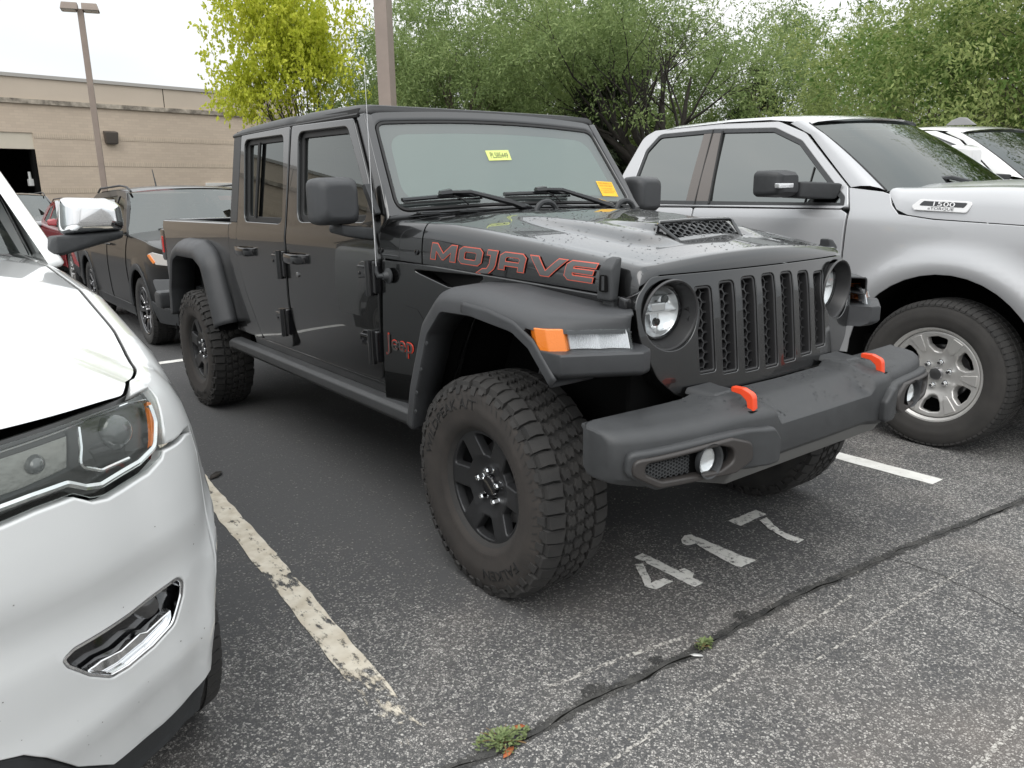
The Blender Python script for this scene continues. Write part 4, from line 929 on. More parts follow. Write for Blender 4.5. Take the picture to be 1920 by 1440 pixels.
# ---- front bumper: stations along y, section in x,z
def bump_sec(y):
    a = abs(y)
    xf = sm(a, [0, .26, .36, .46, .80, .90, .925], [.822, .820, .834, .800, .735, .690, .652])    # front face
    xb = sm(a, [0, .45, .92], [.600, .590, .560])
    zt = sm(a, [0, .285, .325, .45, .49, .92], [.790, .792, .815, .813, .798, .792])               # rear top
    zf = sm(a, [0, .27, .31, .36, .46, .60, .92], [.742, .742, .774, .780, .774, .764, .768])          # front top edge
    zb = sm(a, [0, .25, .40, .70, .925], [.600, .600, .588, .588, .625])
    return xf, xb, zt, zf, zb
def bump_ring(y, e=0.):
    xf, xb, zt, zf, zb = bump_sec(y); s = e
    a = abs(y)
    st = .034*max(0, min(1, (.30-a)/.03))       # step of the middle section
    pts = [(xb, zb+.03), (xb, zt-.006), (xb+.01, zt), (xf-.125-st*.4, zt-.002-.1*st), (xf-.105, zt-.008-.1*st), (xf-.062, zf+.014), (xf-.030-st*.3, zf+.007-.3*st), (xf-.010, zf-.006-.25*st), (xf, zf-.024), (xf+.004, (zf+zb)/2), (xf-.004, zb+.022), (xf-.022, zb+.003), (xf-.06, zb), (xb+.02, zb+.004)]
    c = (sum(p[0] for p in pts)/len(pts), sum(p[1] for p in pts)/len(pts))
    return [(c[0]+(p[0]-c[0])*(1-s), y, c[1]+(p[1]-c[1])*(1-s)) for p in pts]
ys_ = sorted(list(np.linspace(-.88, .88, 57))+[-.305, -.295, -.285, -.275, -.265, .265, .275, .285, .295, .305]); ys_ = [-.912, -.9119, -.908, -.898]+ys_+[.898, .908, .9119, .912]
es = [.97, .16, .06, .015]+[0]*67+[.015, .06, .16, .97]
b = B(); b.loft([bump_ring(y, e) for y, e in zip(ys_, es)]); bumper = b.obj('front_bumper', M_trim, J, 28)
def bsurf(off=0.):
    def f(u, v):
        xf, xb, zt, zf, zb = bump_sec(u); return (xf+.003+off, u, v)
    return f
for s in (-1, 1):
    def Y(l): return [(s*p[0],)+tuple(p[1:]) for p in l]
    # raised corner block and the fog lamp pocket
    b0 = fil(Y([(.325, .610, .02), (.322, .690, .02), (.365, .735, .03), (.46, .738, .02), (.888, .726, .03), (.893, .660, .03), (.80, .602, .05)]), .02, 4)
    hol = fil(Y([(.52, .648, .03), (.525, .690, .03), (.575, .706, .02), (.840, .694, .02), (.845, .664, .02), (.79, .634, .04), (.57, .628, .03)]), .02, 4)
    hq = clean(hol); hq = hq if area2(hq) > 0 else hq[::-1]
    pk = panel('bumper_block', b0, bsurf(.026), holes=[offset2(hq, -.006)], step=.04, thick=.03, bev=.012, m=M_trim, parent=bumper)
    b1 = fil(Y([(.445, .640, .03), (.452, .700, .03), (.53, .724, .02), (.878, .708, .03), (.882, .660, .03), (.80, .612, .05), (.51, .606, .03)]), .02, 4)
    fg = panel('fog_bezel', b1, bsurf(.038), holes=[hol], step=.04, thick=.03, bev=.008, m=mat('fog_bezel_grey', (.040, .036, .034), .45), parent=bumper)
    b = B(); hp = clean(hol); hp = hp if area2(hp) > 0 else hp[::-1]
    panel('pocket_back', offset2(hp, -.004), bsurf(.004), step=.05, thick=.01, bev=.001, m=M_dark, parent=fg)
    b = B(); hexmesh(b, lambda u, v, d: bsurf(.018-d)(u, v), .685, .825, .642, .690, .0115, .0022, .008, lambda u, v: True) if s > 0 else hexmesh(b, lambda u, v, d: bsurf(.018-d)(u, v), -.825, -.685, .642, .690, .0115, .0022, .008)
    b.obj('pocket_mesh', M_trim, fg, 25)
    xf = bump_sec(.62)[0]; fl = bpy.data.objects.new('fog_light', None); col.objects.link(fl); fl.parent = J; fl.location = (xf+.024, s*.618, .667)
    b = B(); b.lathe([(.055, .022), (.050, .018), (.046, -.004), (.038, -.006)], ax='x', n=32); b.obj('bezel', M_black, fl)
    b = B(); b.lathe([(.040, .0), (.036, -.006), (.02, -.012), (.0001, -.014)], ax='x', n=28); b.obj('reflector', M_refl, fl)
    b = B(); b.lathe([(.0385, .002), (.03, .010), (.015, .014), (.0001, .015)], ax='x', n=28); b.obj('lens', M_lens, fl)
    # tow hook
    b = B(); y = s*.392; pr = fil([(.712, .845), (.755, .846, .02), (.795, .832, .025), (.802, .768), (.772, .764), (.776, .790, .015), (.772, .808, .015), (.750, .824, .015), (.712, .828)], .006, 5)
    b.prism(pr, 'y', y-.0125, y+.0125, .004); hk = b.obj('tow_hook', M_orange, J, label='bright orange tow hook')
    b = B(); b.prism(fil([(.700, y-.03), (.806, y-.026), (.806, y+.026), (.700, y+.03)], .01, 3), 'z', .7795, .7815); b.obj('hook_slot', M_dark, bumper)
    b = B(); b.hull([(.57, y-.075, .802), (.57, y+.075, .802), (.69, y-.055, .802), (.69, y+.055, .802), (.57, y-.06, .824), (.57, y+.06, .824), (.675, y-.04, .818), (.675, y+.04, .818)], .008); b.obj('hook_mount', M_trim, bumper)
# skid plate under the nose
b = B(); b.loft([[(.50, y, .60), (.79, y, .60), (.75, y, .535), (.60, y, .50)] for y in (-.46, -.40, .40, .46)], bev=.01); b.obj('skid_plate', mat('skid_grey', (.16, .16, .155), .55), J)

# ---- fender flares
def sweep(path, offs, close=False, nsub=6):
    """path of (x,z) with outward normals; offs = [(y, d)...] -> rows"""
    pts = [Vector((p[0], p[1])) for p in path]; k = len(pts); rows = []
    for i in range(k):
        d = pts[min(i+1, k-1)]-pts[max(i-1, 0)]; d.normalize(); n = Vector((-d.y, d.x)); rows.append((pts[i], n))
    return rows
def flare(name, path, s, body_y, lips, m, yo=None, dmin=None, parent=None):
    """skin swept along an arch: lips = (fraction from the body out to the edge, offset along the arch normal)"""
    b = B(); rows = []
    for p, n in sweep(path, None):
        r_ = []; yb = body_y(p.x); ye = yo(p.x) if yo else .92
        for (f, d) in lips:
            if dmin: d = max(d, dmin(p.x))
            q = p+n*d; r_.append((q.x, s*(yb+(ye-yb)*f), q.y))
        rows.append(r_)
    b.grid(rows); o = b.obj(name, m, parent or J, 50); q = o.modifiers.new('th', 'SOLIDIFY'); q.thickness = .006; q.offset = 1 if s > 0 else -1
    return o
fpath = resample(fil([(-.475, .545), (-.435, .70, .2), (-.325, .965, .12), (-.205, 1.082, .10), (.0, 1.088, .3), (.24, 1.062, .15), (.40, 1.046, .2), (.54, 1.040)], .05, 5, closed=False), .015, False)
lpath = resample(fil([(-.05, 1.0895), (.10, 1.081, .1), (.25, 1.056, .1), (.345, 1.010, .06), (.455, .900)], .05, 5, closed=False), .02, False)
def yout(x): return sm(x, [-.5, .28, .36, .43, .54], [.924, .924, .912, .862, .690])
for s in (-1, 1):
    fl = flare('fender_flare', fpath, s, lambda x: lerp(x, [-.87, -.6, .44, .47, .54], [.790, .748, .608, .615, .68]), [(0, .050), (.35, .048), (.70, .044), (.85, .034), (.945, .017), (.99, -.004), (1, -.040), (.96, -.046), (.80, -.046), (.40, -.040)], M_flare, yout, lambda x: lerp(x, [.15, .30], [-1, -.012]) if x > .15 else -1)
    for (x_, z_) in ((-.39, .62), (-.375, .70), (-.335, .80), (-.285, .91)):
        b = B(); b.lathe([(.009, 0), (.008, s*.004), (.0001, s*.005)], c=(x_, s*.9255, z_), n=8); b.obj('flare_clip', M_black, fl)
    # nose of the flare: cap, lamp, tray
    def pl(l): return [(p[0], s*p[1]) + tuple(p[2:]) for p in l]
    flare('flare_lip', lpath, s, lambda x: .0, [(.9225/.92, .002), (.9242/.92, -.012), (.9245/.92, -.036), (.912/.92, -.044), (.86/.92, -.044), (.74/.92, -.040)], M_flare, parent=fl)
    tr_ = [(.37, .922), (.478, .922), (.608, .700), (.595, .655), (.50, .60), (.37, .66)]
    b = B(); b.loft([[(p[0]-k*.012, s*(p[1]-k*.008), z) for p in fil(tr_, .012, 3)] for k, z in ((2.5, .900), (.6, .912), (0, .925), (0, .975), (.4, .981))]); b.obj('flare_tray', M_flare, fl, 40)
    sl = bpy.data.objects.new('side_lamp', None); col.objects.link(sl); sl.parent = J
    am = [(.306, .905), (.346, .917), (.388, .908), (.424, .866), (.40, .82), (.31, .84)]
    b = B(); b.loft([[(p[0]+(1.05-z)*.28, s*p[1], z) for p in fil(am, .012, 3)] for z in (.972, 1.0, 1.048)], bev=.004); b.obj('amber_lens', M_amber, sl, 50)
    cl = [(.427, .863), (.546, .702), (.53, .68), (.39, .80)]
    b = B(); b.loft([[(p[0]+(1.05-z)*.28, s*p[1], z) for p in fil(cl, .006, 2)] for z in (.980, 1.0, 1.046)], bev=.003); b.obj('clear_lens', glass_mat('side_lens_glass', (.93, .94, .95), 1.45), sl, 50)
    a_, c_ = Vector((.424, .852)), Vector((.538, .704)); n_ = Vector((c_.y-a_.y, -(c_.x-a_.x))).normalized(); rr = []
    for k in range(61):
        q = a_.lerp(c_, k/60)+n_*(.006 if k % 2 else .011); bl = .012*abs(math.sin(PI*k/30)); rr.append([(q.x-bl+(1.05-z)*.28, s*q.y, z) for z in (.984, 1.015, 1.043)])
    b = B(); b.grid(rr); b.obj('ribbed_reflector', mat('rib_white', (.78, .79, .80), .2, metal=.35), sl, 10)
    # wheel house
    b = B(); b.box(-.46, .44, min(s*.46, s*.47), max(s*.46, s*.47), .50, 1.10); b.box(.44, .46, min(s*.30, s*.60), max(s*.30, s*.60), .50, .92); b.obj('inner_wing', M_dark, J)
    b = B(); hp = [(-.46, .62), (-.30, .96), (-.18, 1.05), (.02, 1.06), (.25, 1.03), (.40, .95)]
    b.grid([[(p[0], s*y, p[1]) for y in (.90, .46)] for p in hp]); b.prism(hp, 'y', s*.45, s*.44); b.obj('wheel_house', M_dark, J)
rpath = resample(fil([(-4.02, .60), (-3.98, .80, .15), (-3.86, 1.03, .12), (-3.72, 1.075, .10), (-3.32, 1.075, .12), (-3.16, 1.02, .12), (-2.975, .62)], .05, 5, closed=False), .03, False)
for s in (-1, 1):
    fl = flare('fender_flare', rpath, s, lambda x: .785, [(0, .100), (.37, .092), (.70, .072), (.90, .045), (.98, .02), (1., -.004), (.94, -.022), (.6, -.026), (-.4, -.02)], M_flare, lambda x: .908)
    b = B(); hp = [(-4.03, .60), (-3.97, .84), (-3.85, 1.03), (-3.7, 1.08), (-3.3, 1.08), (-3.15, 1.02), (-2.97, .60)]
    b.grid([[(p[0], s*y, p[1]) for y in (.88, .46)] for p in hp]); b.prism(hp, 'y', s*.45, s*.44); b.obj('wheel_house', M_dark, J)

# ---- load bed
bed_out = fil([(-2.862, 1.295, .01), (-4.43, 1.285, .015), (-4.445, .74, .04), (-4.05, .70, .02), (-3.95, .90, .1), (-3.80, 1.07, .08), (-3.25, 1.07, .1), (-3.10, .95, .1), (-2.95, .60, .02), (-2.885, .60, .02)], .02, 4)
for s in (-1, 1):
    panel('bed_side', bed_out, lambda u, v: (u, s*(sy(v)-.006+.012*math.exp(-((v-1.12)/.04)**2)*0), v), step=.035, thick=.05, bev=.010, m=M_gran, parent=J, flip=s > 0)
    b = B(); b.box(-4.43, -2.87, min(s*.66, s*.775), max(s*.66, s*.775), 1.262, 1.288, .008); b.obj('bed_rail', M_black, J)
    b = B(); b.box(-4.43, -2.87, min(s*.66, s*.68), max(s*.66, s*.68), .80, 1.27); b.obj('bed_inner_side', M_black, J)
    b = B(); b.box(-4.52, -4.40, min(s*.69, s*.80), max(s*.69, s*.80), .965, 1.215, .02); tl = b.obj('tail_light', M_gloss, J)
    b = B(); b.box(-4.47, -4.43, min(s*.795, s*.806), max(s*.795, s*.806), 1.03, 1.16, .006); b.obj('side_marker', M_red, tl)
    b = B(); b.box(-4.53, -4.50, min(s*.71, s*.79), max(s*.71, s*.79), .99, 1.19, .01); b.obj('rear_lens', M_red, tl)
b = B(); b.box(-4.44, -2.86, -.72, .72, .76, .80); b.obj('bed_floor', M_black, J)
b = B(); b.box(-2.90, -2.86, -.75, .75, .76, 1.288, .01); b.obj('bed_head', M_gran, J)
b = B(); b.box(-4.475, -4.42, -.685, .685, .76, 1.288, .015); tg = b.obj('tailgate', M_gran, J)
b = B(); b.box(-4.482, -4.47, -.12, .12, 1.10, 1.18, .01); b.obj('tailgate_handle', M_gloss, tg)
b = B(); b.box(-4.62, -4.46, -.88, .88, .58, .72, .03); b.obj('rear_bumper', M_trim, J)
# ---- mirrors
for s in (-1, 1):
    mr_ = bpy.data.objects.new('door_mirror', None); col.objects.link(mr_); mr_.parent = J
    b = B(); rings = []
    for dx, k in ((-.075, .92), (-.07, .97), (-.02, 1.0), (.03, .95), (.058, .82), (.070, .62)):
        yy0, yy1 = .848, 1.046; zc_, hh = 1.432, .100; yc = (yy0+yy1)/2; hw = (yy1-yy0)/2
        rings.append([(-.955+dx, s*(yc+p[0]), zc_+p[1]) for p in fil([(-hw*k, -hh*k), (hw*k, -hh*k), (hw*k, hh*k*.97), (-hw*k*.97, hh*k)], .038, 4)])
    b.loft(rings); b.obj('shell', M_flare, mr_, 40)
    b = B(); b.prism(fil([(s*.862, 1.345), (s*1.03, 1.345), (s*1.03, 1.520), (s*.862, 1.520)], .03, 3), 'x', -1.032, -1.029); b.obj('mirror_glass', M_chrome, mr_)
    b = B(); b.hull([(-1.06, s*.79, 1.315), (-.90, s*.79, 1.315), (-1.05, s*.79, 1.262), (-.90, s*.79, 1.262), (-1.05, s*.94, 1.335), (-.92, s*.94, 1.335), (-1.04, s*.95, 1.30), (-.92, s*.93, 1.285)], .012); b.obj('arm', M_black, mr_)
    b = B(); P_ = [(-.905, 1.372), (-.862, 1.372), (-.955, 1.505), (-.985, 1.495)]
    b.prism(fil(P_, .012, 3), 'y', s*.775, s*.803, .004); b.obj('pillar_trim', M_black, mr_)
# ---- cabin
b = B(); b.box(-1.30, -.86, -.70, .70, 1.14, 1.30, .04); b.obj('dashboard', M_int, J)
b = B(); b.box(-2.76, -.60, -.72, .72, .56, .64); b.obj('floor_pan', M_dark, J)
for y in (-.38, .38):
    for x in (-1.55, -2.40):
        se = bpy.data.objects.new('seat', None); col.objects.link(se); se.parent = J
        b = B(); b.box(x-.25, x+.25, y-.24, y+.24, .86, 1.0, .05); b.obj('cushion', M_int, se)
        b = B(); b.hull([(x-.22, y-.24, .95), (x-.22, y+.24, .95), (x-.10, y-.24, .95), (x-.10, y+.24, .95), (x-.34, y-.20, 1.50), (x-.34, y+.20, 1.50), (x-.24, y-.20, 1.50), (x-.24, y+.20, 1.50)], .04); b.obj('backrest', M_int, se)
        b = B(); b.box(x-.36, x-.27, y-.12, y+.12, 1.53, 1.70, .03); b.obj('headrest', M_int, se)
swp = bpy.data.objects.new('steering_wheel', None); col.objects.link(swp); swp.parent = J
C0 = Vector((-1.36, .38, 1.30)); ax = Vector((-.86, 0, .5)).normalized(); u_ = Vector((0, 1, 0)); v_ = ax.cross(u_)
b = B(); ring = [C0+(u_*math.cos(a)+v_*math.sin(a))*.19 for a in np.linspace(0, 2*PI, 33)]; b.tube(ring, .016, 8, cap=False); b.obj('rim', mat('wheel_leather', (.03, .03, .03), .5), swp)
b = B()
for a in (0, PI, PI*1.5): b.tube([C0, C0+(u_*math.cos(a)+v_*math.sin(a))*.19], .018, 6)
b.obj('spokes', M_int, swp)
for s in (-1, 1):
    b = B(); b.tube([(-1.10, s*.60, 1.28), (-1.30, s*.62, 1.72), (-1.45, s*.62, 1.79), (-2.6, s*.62, 1.80)], .03, 8); b.obj('roll_bar', M_int, J)
# ---- chassis
b = B()
for s in (-1, 1): b.box(-4.4, .62, min(s*.38, s*.46), max(s*.38, s*.46), .52, .64)
b.obj('frame_rails', M_dark, J)
for x in (0, -3.488):
    b = B(); b.tube([(x, -.70, .405), (x, .70, .405)], .055, 10); b.lathe([(.02, -.14), (.12, -.1), (.14, 0), (.12, .1), (.02, .14)], c=(x, -.15, .405), ax='x', n=16); b.obj('axle', M_dark, J)
b = B(); b.tube([(.16, -.62, .47), (.18, .40, .50)], .02, 8); b.tube([(.2, -.66, .42), (.2, .66, .42)], .018, 8); b.tube([(.48, -.58, .62), (.50, -.50, .66), (.50, -.45, .64)], .006, 6); b.obj('steering_linkage', M_black, J)
for x in (.0, -3.488):
    for s in (-1, 1):
        b = B(); b.tube([(x-.12, s*.50, .44), (x-.05, s*.46, 1.0)], .03, 10); b.obj('shock_absorber', mat('shock_grey', (.10, .10, .10), .5), J)
# ---- wheels
M_whl = mat('wheel_satin_black', (.045, .046, .048), .40, metal=.5)
def jdish(r): return lerp(r, [0, .055, .085, .12, .19, .216, .230], [-.066, -.066, -.076, -.092, -.104, -.102, -.108])
def build_jeep_wheel():
    wr = bpy.data.objects.new('wheel', None); col.objects.link(wr); wr.parent = J
    ty = put('tyre', tyre_mesh('tyre', .416, .285, .222, 'at', 48), wr, M_tyre)
    hf = lambda r: -.1425*lerp(r, [.222, .242, .309, .362, .381], [.80, .92, 1.02, .985, .92])
    b = B(); b.lathe([(r, hf(r)-.0012) for r in np.linspace(.226, .374, 12)], n=72); b.obj('sidewall', M_dustty, ty)
    for t_, r_, sz, a_, wx in (('WILDPEAK A/T', .303, .052, R(128), 1.25), ('FALKEN', .303, .052, R(-62), 1.25)):
        ring_text('sidewall_lettering', t_, r_, sz, a_, hf, mat('letter_rubber', (.012, .012, .012), .7), ty, wx=wx, depth=.004)
    # fine serration near the bead
    b = B()
    for i in range(90):
        a = 2*PI*i/90; q = [(.247, a), (.262, a+.018), (.262, a+.026), (.247, a+.010)]
        b.face([(r*math.cos(t), hf(r)-.0025, r*math.sin(t)) for r, t in q])
    for i in range(72):
        a = 2*PI*i/72; q = [(.334, a), (.352+.006*(i % 3), a+.03), (.352+.006*(i % 3), a+.045), (.334, a+.014)]
        b.face([(r*math.cos(t), hf(r)-.0025, r*math.sin(t)) for r, t in q])
    b.obj('sidewall_ribs', M_tyre, ty)
    wins = [fil(polar(R(60*k+29-18), R(60*k+29+18), .120, .200), .010, 3) for k in range(6)]
    rim_parts(wr, .230, .1425, M_whl, M_whl, jdish, wins, .040, 5, .062, M_chrome, M_gloss, bev=.008, thick=.035)
    return wr
jw = build_jeep_wheel(); jw.location = (0, -.775, .405)
for (x, y, rz, ry) in ((-3.488, -.765, 0, .3), (0, .775, PI, .5), (-3.488, .765, PI, 1.2)):
    c_ = copy_tree(jw, J); c_.location = (x, y, .405); c_.rotation_euler = (0, ry, rz)

# ---- rain drops on the hood, bumper and flares
M_drop = mat('water', (.9, .92, .93), .02, ior=1.33, trans=1.)
def drops(target, n_, box, seed, rmin, rmax, name='water_drops'):
    """small flattened beads of water where the surface looks up"""
    rd = random.Random(seed); dg = bpy.context.evaluated_depsgraph_get(); bv = BVHTree.FromObject(target, dg); mw = target.matrix_world; V, F = [], []
    for i in range(n_):
        x = rd.uniform(box[0], box[1]); y = rd.uniform(box[2], box[3])
        if mnoise.noise((x*5, y*5, seed)) < -.15: continue
        hit = bv.ray_cast(Vector((x, y, 3)), Vector((0, 0, -1)))
        if hit[0] is None or hit[1].z < .5: continue
        r0 = rd.uniform(rmin, rmax)*rd.random()**.5+.0007; nn = hit[1]; t = nn.orthogonal().normalized(); t.rotate(Matrix.Rotation(rd.uniform(0, 6.28), 3, nn)); bb = nn.cross(t); st_ = rd.uniform(.7, 1.6); k = len(V)
        for h, q in ((0.0, 1.), (.32, .78)):
            for a in range(7): A = 2*PI*a/7; V.append(hit[0]+t*(r0*q*math.cos(A)*st_)+bb*(r0*q*math.sin(A))+nn*(r0*h))
        V.append(hit[0]+nn*r0*.45)
        for a in range(7): c = (a+1) % 7; F.append((k+a, k+c, k+7+c, k+7+a)); F.append((k+7+a, k+7+c, k+14))
    me = bpy.data.meshes.new(name); me.from_pydata([tuple(v) for v in V], [], F); me.polygons.foreach_set('use_smooth', [True]*len(F)); o = put(name, me, target, M_drop); o['kind'] = 'stuff'; return o
bpy.context.view_layer.update()
drops(hood, 1100, (-.55, .50, -.62, .62), 3, .0015, .0042); drops(bumper, 900, (.58, .80, -.55, .62), 4, .0015, .0050); drops(cowl, 260, (-.85, -.61, -.65, .65), 5, .0015, .0045)
# ================================================================== the white car in the foreground
M_white = mat('white_paint', (.68, .69, .685), .28, coat=1., coatr=.03)
M_tint = glass_mat('tinted_glass', (.05, .05, .055), 1.75); M_wsd = glass_mat('dark_windscreen', (.12, .14, .14), 1.7)
SUV_PLAN = [(-4.2, -1.945), (-2.0, -1.932), (-.6, -1.925), (-.1, -1.925), (.15, -1.927), (.30, -1.938), (.405, -1.982), (.48, -2.045), (.55, -2.14), (.63, -2.25), (.70, -2.40), (.745, -2.60), (.765, -2.9)]
def crom(P, n=24):
    P = [np.array(p, float) for p in P]; out_ = []
    for i in range(len(P)-1):
        p1, p2 = P[i], P[i+1]; p0 = P[i-1] if i else p1-(p2-p1); p3 = P[i+2] if i+2 < len(P) else p2+(p2-p1)
        t0 = 0; t1 = np.linalg.norm(p1-p0)**.5; t2 = t1+np.linalg.norm(p2-p1)**.5; t3 = t2+np.linalg.norm(p3-p2)**.5
        for k in range(n):
            t = t1+(t2-t1)*k/n
            A1 = (t1-t)/(t1-t0)*p0+(t-t0)/(t1-t0)*p1; A2 = (t2-t)/(t2-t1)*p1+(t-t1)/(t2-t1)*p2; A3 = (t3-t)/(t3-t2)*p2+(t-t2)/(t3-t2)*p3
            B1 = (t2-t)/(t2-t0)*A1+(t-t0)/(t2-t0)*A2; B2 = (t3-t)/(t3-t1)*A2+(t-t1)/(t3-t1)*A3; out_.append((t2-t)/(t2-t1)*B1+(t-t1)/(t2-t1)*B2)
    out_.append(P[-1]); return np.array(out_)
_PL = crom(SUV_PLAN); _S = np.concatenate([[0], np.cumsum(np.linalg.norm(np.diff(_PL, axis=0), axis=1))]); _T = np.gradient(_PL, axis=0); _T /= np.linalg.norm(_T, axis=1)[:, None]
_S0 = float(np.interp(-.05, _PL[:, 0], _S)); SYC = -2.9
def suv(u, v, off=0.):
    """u: metres along the plan from the front axle towards the nose; v: height-like parameter"""
    s = u+_S0; x = np.interp(s, _S, _PL[:, 0]); y = np.interp(s, _S, _PL[:, 1]); tx = np.interp(s, _S, _T[:, 0]); ty = np.interp(s, _S, _T[:, 1]); q = math.hypot(tx, ty); nx, ny = -ty/q, tx/q
    ztop = np.interp(u, [-3, -.75, -.2, .18, .34, .5, .8, 1.2], [1.25, 1.245, 1.215, 1.145, 1.085, 1.075, 1.09, 1.10]); dep = np.interp(u, [-3, -.2, .3, .55, .8, 1.2], [.14, .135, .125, .09, .07, .07])
    if v <= .80: z = v; ins = 0.
    else: k = min(1.2, (v-.80)/.25)*PI/2; z = .80+(ztop-.80)*math.sin(min(k, PI/2))**.92; ins = dep*(1-math.cos(k))
    fr = np.interp(u, [.2, .5], [0, 1]); ins += np.interp(v, [.22, .30, .45, .62, .80], [.07, .045, .018, 0, .0])*(.5+.5*fr)
    f2 = np.interp(u, [.38, .62], [0, 1]); ins -= f2*(.012*math.exp(-((v-.76-.05*(u-.6))/.06)**2)-.007*math.exp(-((v-.66-.10*(u-.6))/.06)**2)+.008*math.exp(-((v-.44)/.05)**2))
    for ua in (0., -2.915):       # lip round the wheel openings
        r_ = math.hypot(u-ua, v-.39); ins -= .018*math.exp(-((r_-.46)/.05)**2)
    o = off-ins; return (float(x+nx*o), float(y+ny*o), float(z))
SV = root('white_car', 'white sport utility car cut off by the left edge, chrome mirror', 'car', (0, SYC, 0))
def ss(s, off=0.):
    def f(u, v): p = suv(u, v, off); return (p[0], s*(p[1]-SYC), p[2])
    return f
def arch(ua, r_, n=14, a0=8, a1=172): return [(ua+r_*math.cos(a), .39+r_*math.sin(a)) for a in np.linspace(R(a0), R(a1), n)]
HLO = [(1.02, .958), (.921, .959), (.81, .965), (.669, .971), (.607, .975), (.513, .987), (.518, .958), (.539, .922), (.565, .885), (.582, .867), (.631, .857), (.70, .852), (.747, .850), (.784, .854), (.82, .867), (.895, .867), (.957, .864), (1.05, .862), (1.06, .93)]
FOG = [(.896, .622), (.869, .632), (.732, .630), (.631, .635), (.582, .637), (.563, .618), (.571, .585), (.605, .530), (.672, .513), (.745, .511), (.795, .518), (.843, .553), (.887, .600)]
UE = float(_S[-1]-_S0); HLO = fil(HLO, .02, 3); FOG = fil(FOG, .03, 3)
def hl_cut(q): return [(p[0], p[1]) for p in q]
for s in (1, -1):
    fl_ = s > 0
    # side: fender, doors and quarter in one pressing below the glass
    top = fil([(.600, .984, .0), (.535, 1.05, .03), (-1.02, 1.05, 0)], .03, 5, closed=False)
    fo = top+[(-1.03, .30), (-.42, .30)]+arch(0, .43, a1=168)[::-1]+[(.405, .876), (.457, .880), (.524, .878), (.560, .880), (.536, .922), (.514, .958), (.509, .991)]
    panel('front_fender', fo, ss(s), step=.04, thick=.02, bev=.004, m=M_white, parent=SV, flip=fl_)
    bo = [(.410, .868), (.455, .874), (.524, .872), (.570, .872)]+[(.582, .864), (.631, .853), (.70, .848), (.747, .846), (.784, .850), (.82, .863), (.895, .863), (.957, .860), (1.05, .858)]+[(UE, .862), (UE, .49), (1.025, .488), (.986, .474), (.949, .442), (.883, .366), (.794, .302), (.642, .288), (.50, .300), (.405, .330), (.425, .45), (.43, .60), (.415, .75)]
    bp_ = panel('front_bumper', bo, ss(s), holes=[FOG[::-1]], step=.03, thick=.03, bev=.004, m=M_white, parent=SV, flip=fl_)
    va = [(UE, .485), (1.025, .483), (.986, .469), (.949, .437), (.883, .361), (.794, .297), (.642, .283), (.50, .295), (.43, .32), (.44, .20), (UE, .20)]
    panel('lower_valance', va, ss(s, -.012), step=.05, thick=.03, bev=.006, m=M_black, parent=SV, flip=fl_)
    # fog surround in chrome, dark pocket, lamp
    fg = offset2((lambda q: q if area2(q) > 0 else q[::-1])(clean(FOG)), .007)
    ch = panel('fog_surround', FOG, ss(s, -.003), holes=[fg[::-1]], step=.03, thick=.05, bev=.006, m=M_chrome, parent=bp_, flip=fl_)
    panel('fog_pocket', FOG, ss(s, -.045), step=.05, thick=.01, bev=.001, m=M_gloss, parent=ch, flip=fl_)
    panel('fog_wing', [(.588, .560), (.612, .534), (.672, .521), (.745, .519), (.795, .526), (.835, .556), (.80, .560), (.745, .550), (.69, .556), (.67, .548), (.625, .556)], ss(s, -.018), step=.03, thick=.02, bev=.004, m=M_chrome, parent=ch, flip=fl_)
    p_ = ss(s, -.035)(.655, .60); b = B(); b.lathe([(.028, .0), (.026, .012), (.012, .018), (.0001, .019)], c=p_, ax='x', n=20); b.obj('fog_lamp', mat('dark_lens', (.05, .05, .05), .1, coat=1.), ch)
    # headlamp: dark housing, reflectors, chrome lines, amber tip, clear cover
    hl = panel('headlight', HLO, ss(s, -.03), step=.03, thick=.03, bev=.003, m=mat('headlamp_housing', (.045, .046, .045), .3, coat=.5), parent=SV, flip=fl_)
    panel('lamp_cover', HLO, ss(s, .0), step=.03, thick=.006, bev=.003, m=glass_mat('headlamp_cover', (.86, .88, .87), 1.55), parent=hl, flip=fl_)
    def strip(nm, pts, wd, m, off=-.012, r=.004):
        b = B(); b.tube([ss(s, off)(*p) for p in resample(fil(pts, .03, 4, closed=False), .02, False)], wd, 6); b.obj(nm, m, hl)
    strip('chrome_line', [(.545, .945), (.552, .915), (.585, .880), (.640, .868), (.70, .864), (.747, .861), (.784, .866), (.82, .878), (.895, .878), (1.04, .874)], .007, M_chrome)
    strip('upper_line', [(.545, .958), (.61, .963), (.70, .958), (.81, .951), (.921, .945), (1.04, .944)], .003, M_chrome)
    strip('divider', [(.752, .948), (.765, .915), (.782, .892), (.735, .877), (.66, .878)], .004, M_chrome)
    panel('amber_marker', [(.533, .952), (.546, .955), (.562, .925), (.585, .892), (.60, .876), (.585, .874), (.560, .893), (.543, .922)], ss(s, -.010), step=.02, thick=.01, bev=.002, m=mat('amber_soft', (.62, .17, .03), .2, coat=.5), parent=hl, flip=fl_)
    panel('turn_reflector', [(.775, .938), (.93, .932), (1.03, .93), (1.03, .885), (.90, .887), (.80, .893)], ss(s, -.024), step=.03, thick=.006, bev=.002, m=mat('dull_reflector', (.30, .30, .28), .25, metal=.8, bump=.8, bscale=40), parent=hl, flip=fl_)
